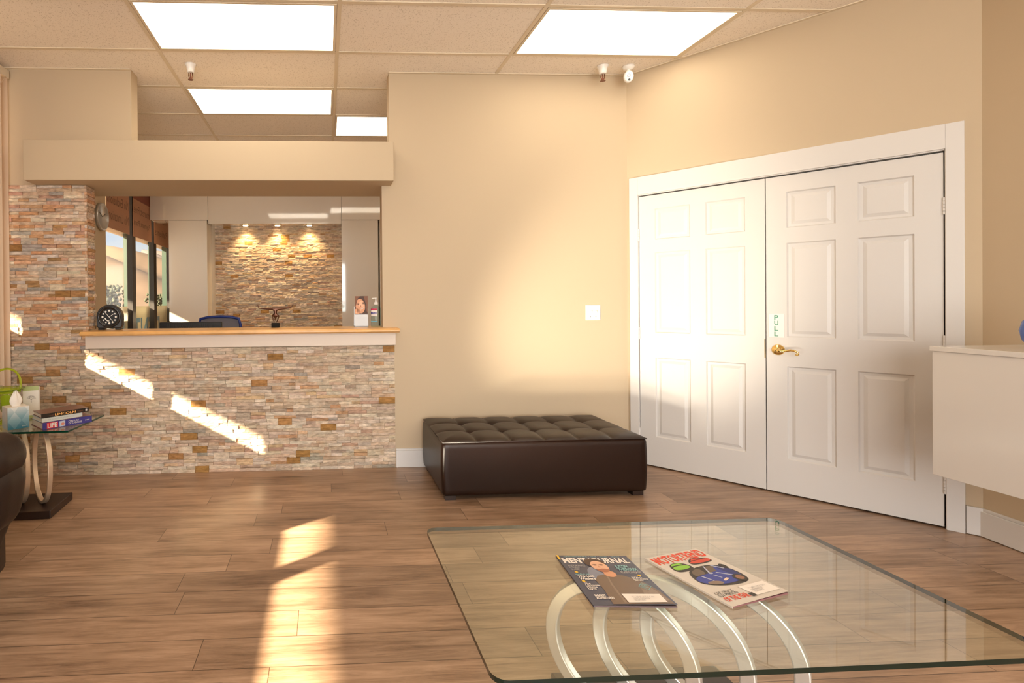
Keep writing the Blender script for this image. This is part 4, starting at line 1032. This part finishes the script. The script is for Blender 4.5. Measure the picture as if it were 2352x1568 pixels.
def mtext(t, W_, H_, s, x, y, w_, h_, mat, bold=0.02, lift=0.0012, skew=0): 
    o = text('lettering', s, w_, h_, mat, t, (x, y, 0), (1, 0, 0), (0, 1, 0), bold=bold, skew=skew)
    for v in o.data.vertices: v.co.z = cz(v.co.x, v.co.y, W_, H_) + lift
    return o
CRM = flat('cover_cream', (0.84, 0.78, 0.72)); TEAL = flat('cover_teal', (0.25, 0.50, 0.52)); YEL = flat('cover_yellow', (0.85, 0.52, 0.03)); JK = pmat('cover_jacket', (0.16, 0.105, 0.075), 0.25); JK2 = pmat('cover_jacket_light', (0.24, 0.17, 0.125), 0.25)
SKY = pmat('cover_haze', (0.20, 0.22, 0.30), 0.25)
G = (m1, W1, H1)
mtext(*G, "MEN'S JOURNAL", 0.009, 0.214, 0.198, 0.043, CRM, 0.035, 0.0004)
mtext(*G, 'THE ADVENTURE ISSUE  *  GEAR  *  TRAVEL  *  HEALTH', 0.02, 0.261, 0.17, 0.005, TEAL, 0, 0.0004)
patch('cover_photo', *G, [(0.060, 0.195), (0.10, 0.21), (0.13, 0.17), (0.085, 0.11), (0.05, 0.14)], SKY, 0.0003)
patch('jacket', *G, [(0.052, 0.005), (0.060, 0.08), (0.058, 0.125), (0.075, 0.150), (0.105, 0.158), (0.150, 0.150), (0.185, 0.120), (0.205, 0.070), (0.210, 0.004)], JK, 0.0006)
patch('jacket_fold', *G, [(0.085, 0.012), (0.090, 0.10), (0.10, 0.148), (0.104, 0.148), (0.096, 0.10), (0.092, 0.012)], JK2, 0.0008)
patch('jacket_sleeve', *G, [(0.15, 0.02), (0.165, 0.09), (0.18, 0.11), (0.196, 0.07), (0.205, 0.02)], JK2, 0.0008)
patch('neck', *G, [(0.096, 0.150), (0.100, 0.175), (0.128, 0.178), (0.134, 0.152), (0.115, 0.138)], SK, 0.0009)
patch('hair', *G, ell(0.098, 0.224, 0.031, 0.027), flat('cover_hair', (0.09, 0.05, 0.03)), 0.0010)
patch('face', *G, ell(0.104, 0.203, 0.0235, 0.032, tilt=0.12), SK2, 0.0012)
patch('beard', *G, [(0.084, 0.190), (0.095, 0.186), (0.107, 0.190), (0.125, 0.186), (0.128, 0.196), (0.122, 0.174), (0.108, 0.167), (0.092, 0.172)], SKD, 0.0014)
m = MB()
for ex in (0.093, 0.112): m.poly([(x, y, cz(x, y, W1, H1) + 0.0015) for x, y in ell(ex, 0.209, 0.005, 0.002)], HR); m.poly([(x, y, cz(x, y, W1, H1) + 0.0015) for x, y in ell(ex, 0.214, 0.0065, 0.0015)], HR2)
m.poly([(x, y, cz(x, y, W1, H1) + 0.0015) for x, y in ((0.101, 0.208), (0.106, 0.196), (0.098, 0.196))], SK); m.poly([(x, y, cz(x, y, W1, H1) + 0.0016) for x, y in ell(0.104, 0.184, 0.009, 0.0022)], flat('print_lip', (0.40, 0.14, 0.10)))
m.build('facial_features', None, m1)
mtext(*G, 'ENDURANCE\nFITNESS\nGUIDE', 0.012, 0.180, 0.050, 0.030, flat('cover_grey', (0.45, 0.43, 0.42)), 0, 0.0016)
mtext(*G, 'The Last\nWhalers', 0.016, 0.126, 0.046, 0.026, CRM, 0.03, 0.0016); mtext(*G, 'Islands at sea', 0.014, 0.154, 0.04, 0.007, TEAL, 0.01, 0.0016)
mtext(*G, 'The\nUltimate\nHome\nGym', 0.018, 0.072, 0.040, 0.038, CRM, 0.01, 0.0016); mtext(*G, 'BIGGEST\nADVENTURES', 0.020, 0.028, 0.048, 0.022, CRM, 0.03, 0.0016)
mtext(*G, 'JUSTIN\nTHEROUX', 0.148, 0.178, 0.058, 0.032, TEAL, 0.03, 0.0016); mtext(*G, 'An unlikely leading man\nfinds his own way', 0.150, 0.160, 0.058, 0.013, CRM, 0, 0.0016); mtext(*G, "JAPAN'S\nBackcountry\nSecrets", 0.165, 0.118, 0.042, 0.024, CRM, 0.01, 0.0016)
for x, y in ((0.022, 0.169), (0.022, 0.118), (0.193, 0.150)): patch('yellow_dot', *G, ell(x, y, 0.005, 0.0045), YEL, 0.0016)
m = MB(); dpt = [(0.178, 0.110), (0.196, 0.090), (0.178, 0.070), (0.160, 0.090)]
for k in range(4):
    (xa, ya), (xb, yb2) = dpt[k], dpt[(k + 1) % 4]; cx_, cy_ = 0.178, 0.090
    q = [(xa, ya), (xb, yb2), (cx_ + (xb - cx_) * 0.9, cy_ + (yb2 - cy_) * 0.9), (cx_ + (xa - cx_) * 0.9, cy_ + (ya - cy_) * 0.9)]
    m.poly([(x, y, cz(x, y, W1, H1) + 0.0016) for x, y in q])
m.build('diamond_badge', TEAL, m1); mtext(*G, 'THE BEST\nGEAR\nOF 2020', 0.168, 0.080, 0.020, 0.020, TEAL, 0.01, 0.0016)
patch('address_label', *G, [(0.095, 0.010), (0.195, 0.010), (0.195, 0.050), (0.095, 0.052)], CRM, 0.0018)
mtext(*G, '*** CAR-RT LOT ** C-004\nOFFICE MANAGER\nRECEPTION', 0.115, 0.018, 0.06, 0.022, flat('label_print', (0.45, 0.42, 0.40)), 0, 0.0021)
patch('yellow_tab', *G, [(0.0, 0.272), (0.0, 0.245), (0.006, 0.245), (0.006, 0.272)], YEL, 0.0006)

W3, H3 = 0.208, 0.270
LG = pmat('cover_light_grey', (0.60, 0.54, 0.47), 0.25)
m2, c2 = magazine('magazine', (1.048, 1.305, MZ), 0.262, W3, H3, LG, 'pale grey magazine with a blue, a green and a red car on its cover', flat('edge_maroon', (0.20, 0.085, 0.09)))
G = (m2, W3, H3)
RED = flat('cover_red', (0.72, 0.07, 0.03))
mtext(*G, 'MOTORTREND', 0.009, 0.222, 0.192, 0.042, RED, 0.03, 0.0005)
# green car
def P2(name, pts, mat, lift): return patch(name, m2, W3, H3, pts, mat, lift)
BODYB = flat('car_blue', (0.05, 0.07, 0.32)); DRK = flat('car_dark', (0.045, 0.038, 0.035)); GLS = flat('car_glass', (0.16, 0.12, 0.09)); SHN = flat('car_shine', (0.45, 0.48, 0.62)); BODYG = flat('car_green', (0.25, 0.55, 0.06)); BODYR = flat('car_red', (0.62, 0.07, 0.04))
P2('green_car', [(0.020, 0.178), (0.024, 0.205), (0.040, 0.218), (0.070, 0.218), (0.086, 0.205), (0.092, 0.185), (0.080, 0.172), (0.035, 0.170)], DRK, 0.0007)
P2('green_car_body', [(0.024, 0.184), (0.028, 0.200), (0.055, 0.203), (0.085, 0.198), (0.084, 0.184), (0.055, 0.180)], BODYG, 0.0009)
P2('green_car_roof', [(0.032, 0.206), (0.042, 0.215), (0.068, 0.215), (0.076, 0.206)], BODYG, 0.0009)
P2('red_car', [(0.100, 0.196), (0.104, 0.212), (0.125, 0.224), (0.150, 0.222), (0.180, 0.215), (0.186, 0.198), (0.170, 0.190), (0.115, 0.190)], DRK, 0.0007)
P2('red_car_body', [(0.102, 0.198), (0.106, 0.209), (0.140, 0.211), (0.183, 0.212), (0.183, 0.198), (0.150, 0.194)], BODYR, 0.0009)
P2('red_car_roof', [(0.116, 0.213), (0.128, 0.221), (0.148, 0.219), (0.158, 0.212)], BODYR, 0.0009)
P2('blue_car_shadow', [(0.030, 0.100), (0.028, 0.128), (0.050, 0.170), (0.110, 0.182), (0.165, 0.175), (0.188, 0.140), (0.186, 0.095), (0.165, 0.072), (0.090, 0.074)], DRK, 0.0007)
P2('blue_car_body', [(0.032, 0.104), (0.032, 0.132), (0.065, 0.140), (0.120, 0.142), (0.150, 0.170), (0.172, 0.160), (0.182, 0.130), (0.178, 0.098), (0.155, 0.085), (0.090, 0.082)], BODYB, 0.0010)
P2('blue_car_fender', [(0.150, 0.168), (0.172, 0.160), (0.184, 0.132), (0.178, 0.104), (0.160, 0.112), (0.150, 0.140)], flat('car_blue_dark', (0.03, 0.04, 0.17)), 0.0011)
P2('blue_car_windshield', [(0.100, 0.142), (0.120, 0.172), (0.148, 0.172), (0.132, 0.144)], GLS, 0.0013)
P2('blue_car_side_glass', [(0.045, 0.140), (0.058, 0.165), (0.096, 0.174), (0.092, 0.142), (0.068, 0.139)], GLS, 0.0013)
P2('blue_car_side_mirror', ell(0.104, 0.139, 0.007, 0.004), SHN, 0.0015)
m = MB()
for q in ([(0.098, 0.140), (0.118, 0.176), (0.122, 0.176), (0.104, 0.140)], [(0.148, 0.174), (0.170, 0.150), (0.166, 0.146), (0.142, 0.172)], [(0.12, 0.138), (0.150, 0.112), (0.156, 0.114), (0.126, 0.139)], [(0.06, 0.134), (0.072, 0.105), (0.076, 0.106), (0.066, 0.135)], [(0.10, 0.130), (0.11, 0.110), (0.114, 0.112), (0.105, 0.131)]):
    m.poly([(x, y, cz(x, y, W3, H3) + 0.0014) for x, y in q])
m.build('blue_car_highlights', SHN, m2)
P2('blue_car_wheel', ell(0.160, 0.096, 0.020, 0.018), DRK, 0.0014); P2('blue_car_hub', ell(0.160, 0.096, 0.012, 0.011), flat('hub_copper', (0.30, 0.15, 0.09)), 0.0016)
P2('blue_car_wheel', ell(0.178, 0.158, 0.010, 0.014), DRK, 0.0014)
P2('blue_car_grille', [(0.045, 0.098), (0.050, 0.108), (0.085, 0.104), (0.095, 0.088), (0.065, 0.086)], flat('grille', (0.26, 0.19, 0.15)), 0.0014)
P2('blue_car_headlight', [(0.100, 0.100), (0.122, 0.108), (0.128, 0.102), (0.105, 0.095)], flat('headlight', (0.75, 0.58, 0.45)), 0.0014)
mtext(*G, 'CAR-TRUCK\nSUV-PERSON', 0.012, 0.040, 0.066, 0.022, DRK, 0, 0.0008); mtext(*G, 'OF THE YEAR', 0.012, 0.018, 0.082, 0.019, RED, 0.03, 0.0008)
P2('address_label', [(0.110, 0.016), (0.200, 0.016), (0.198, 0.062), (0.104, 0.062)], CRM, 0.0010)
mtext(*G, '*** CAR-RT SORT ** C-012\nSUBSCRIBER COPY\nFRONT OFFICE', 0.122, 0.026, 0.06, 0.024, flat('label_print', (0.45, 0.42, 0.40)), 0, 0.0013)
P2('barcode_patch', [(0.096, 0.014), (0.112, 0.014), (0.112, 0.030), (0.096, 0.030)], DRK, 0.0012)

# ================================================================ sofa at the left
sf = thing('leather_sofa', 'dark brown leather sofa along the left wall, only its puffy arm in view', 'sofa', (-1.77, 1.52, 0))
def puff(name, cx, cy, z0, z1, hx, hy, r, parent, mat, fn=None):
    m = MB(); soft_box(m, 18, 18, 10, hx, hy, z0, z1, r, fn); o = weld(m.build(name, mat, parent, smooth=True)); o.location = (cx, cy, 0); return o
def lean(k): return lambda p: Vector((p.x + k * (p.z - 0.3), p.y, p.z))
puff('base', -0.02, 0, 0.05, 0.30, 0.36, 0.92, 0.05, sf, LEATH2)
puff('seat_cushion', 0.02, -0.36, 0.28, 0.47, 0.36, 0.34, 0.08, sf, LEATH2); puff('seat_cushion', 0.02, 0.32, 0.28, 0.47, 0.36, 0.34, 0.08, sf, LEATH2)
puff('backrest', -0.30, 0.0, 0.30, 0.86, 0.12, 0.90, 0.10, sf, LEATH2)
for y in (0.80, -0.84):
    a = puff('armrest', 0.04, y, 0.49, 0.695, 0.40, 0.15, 0.10, sf, LEATH2, lambda p: Vector((p.x, p.y, p.z + 0.03 * (p.x < 0) * (-p.x))))
    puff('arm_panel', 0.04, y, 0.27, 0.58, 0.375, 0.135, 0.10, a, LEATH2, lean(0.15)).location = (0, 0, 0)
    puff('arm_lower_panel', 0.00, y, 0.06, 0.42, 0.36, 0.125, 0.09, a, LEATH2, lean(0.42)).location = (-0.02, 0, 0)
for x in (-0.3, 0.24):
    for y in (-0.8, 0.8): bx('foot', x - 0.03, x + 0.03, y - 0.03, y + 0.03, 0, 0.07, DKWOOD, sf)

# ================================================================ wall-hung cabinet at the right
cb = thing('wall_cabinet', 'glossy white wall-hung cabinet at the right edge, floating off the floor', 'cabinet', (0, 0, 0))
m = MB(); m.prism([(2.90, 2.372), (2.90, 0.70), (3.22, 0.70), (3.36, 2.372)], 0.408, 0.998); m.build('carcass', CABW, cb, bevel=0.002)
m = MB(); m.prism([(2.893, 2.378), (2.893, 0.69), (3.22, 0.69), (3.36, 2.378)], 0.998, 1.021); m.build('worktop', CABW, cb, bevel=0.002)
bl = thing('blue_vase', 'rounded cobalt blue vase on the white cabinet, cut off by the right edge', 'vase', (3.09, 2.10, 1.021))
COB = pmat('cobalt_glaze', (0.03, 0.10, 0.42), 0.2)
MB().lathe([(0.035, 0), (0.045, 0.006), (0.070, 0.045), (0.077, 0.085), (0.068, 0.125), (0.040, 0.155), (0.030, 0.165), (0.030, 0.19)], 36).build('body', COB, bl, smooth=True)
MB().lathe([(0.030, 0.188), (0.042, 0.205), (0.040, 0.208), (0.026, 0.19)], 36).build('rim', COB, bl, smooth=True)
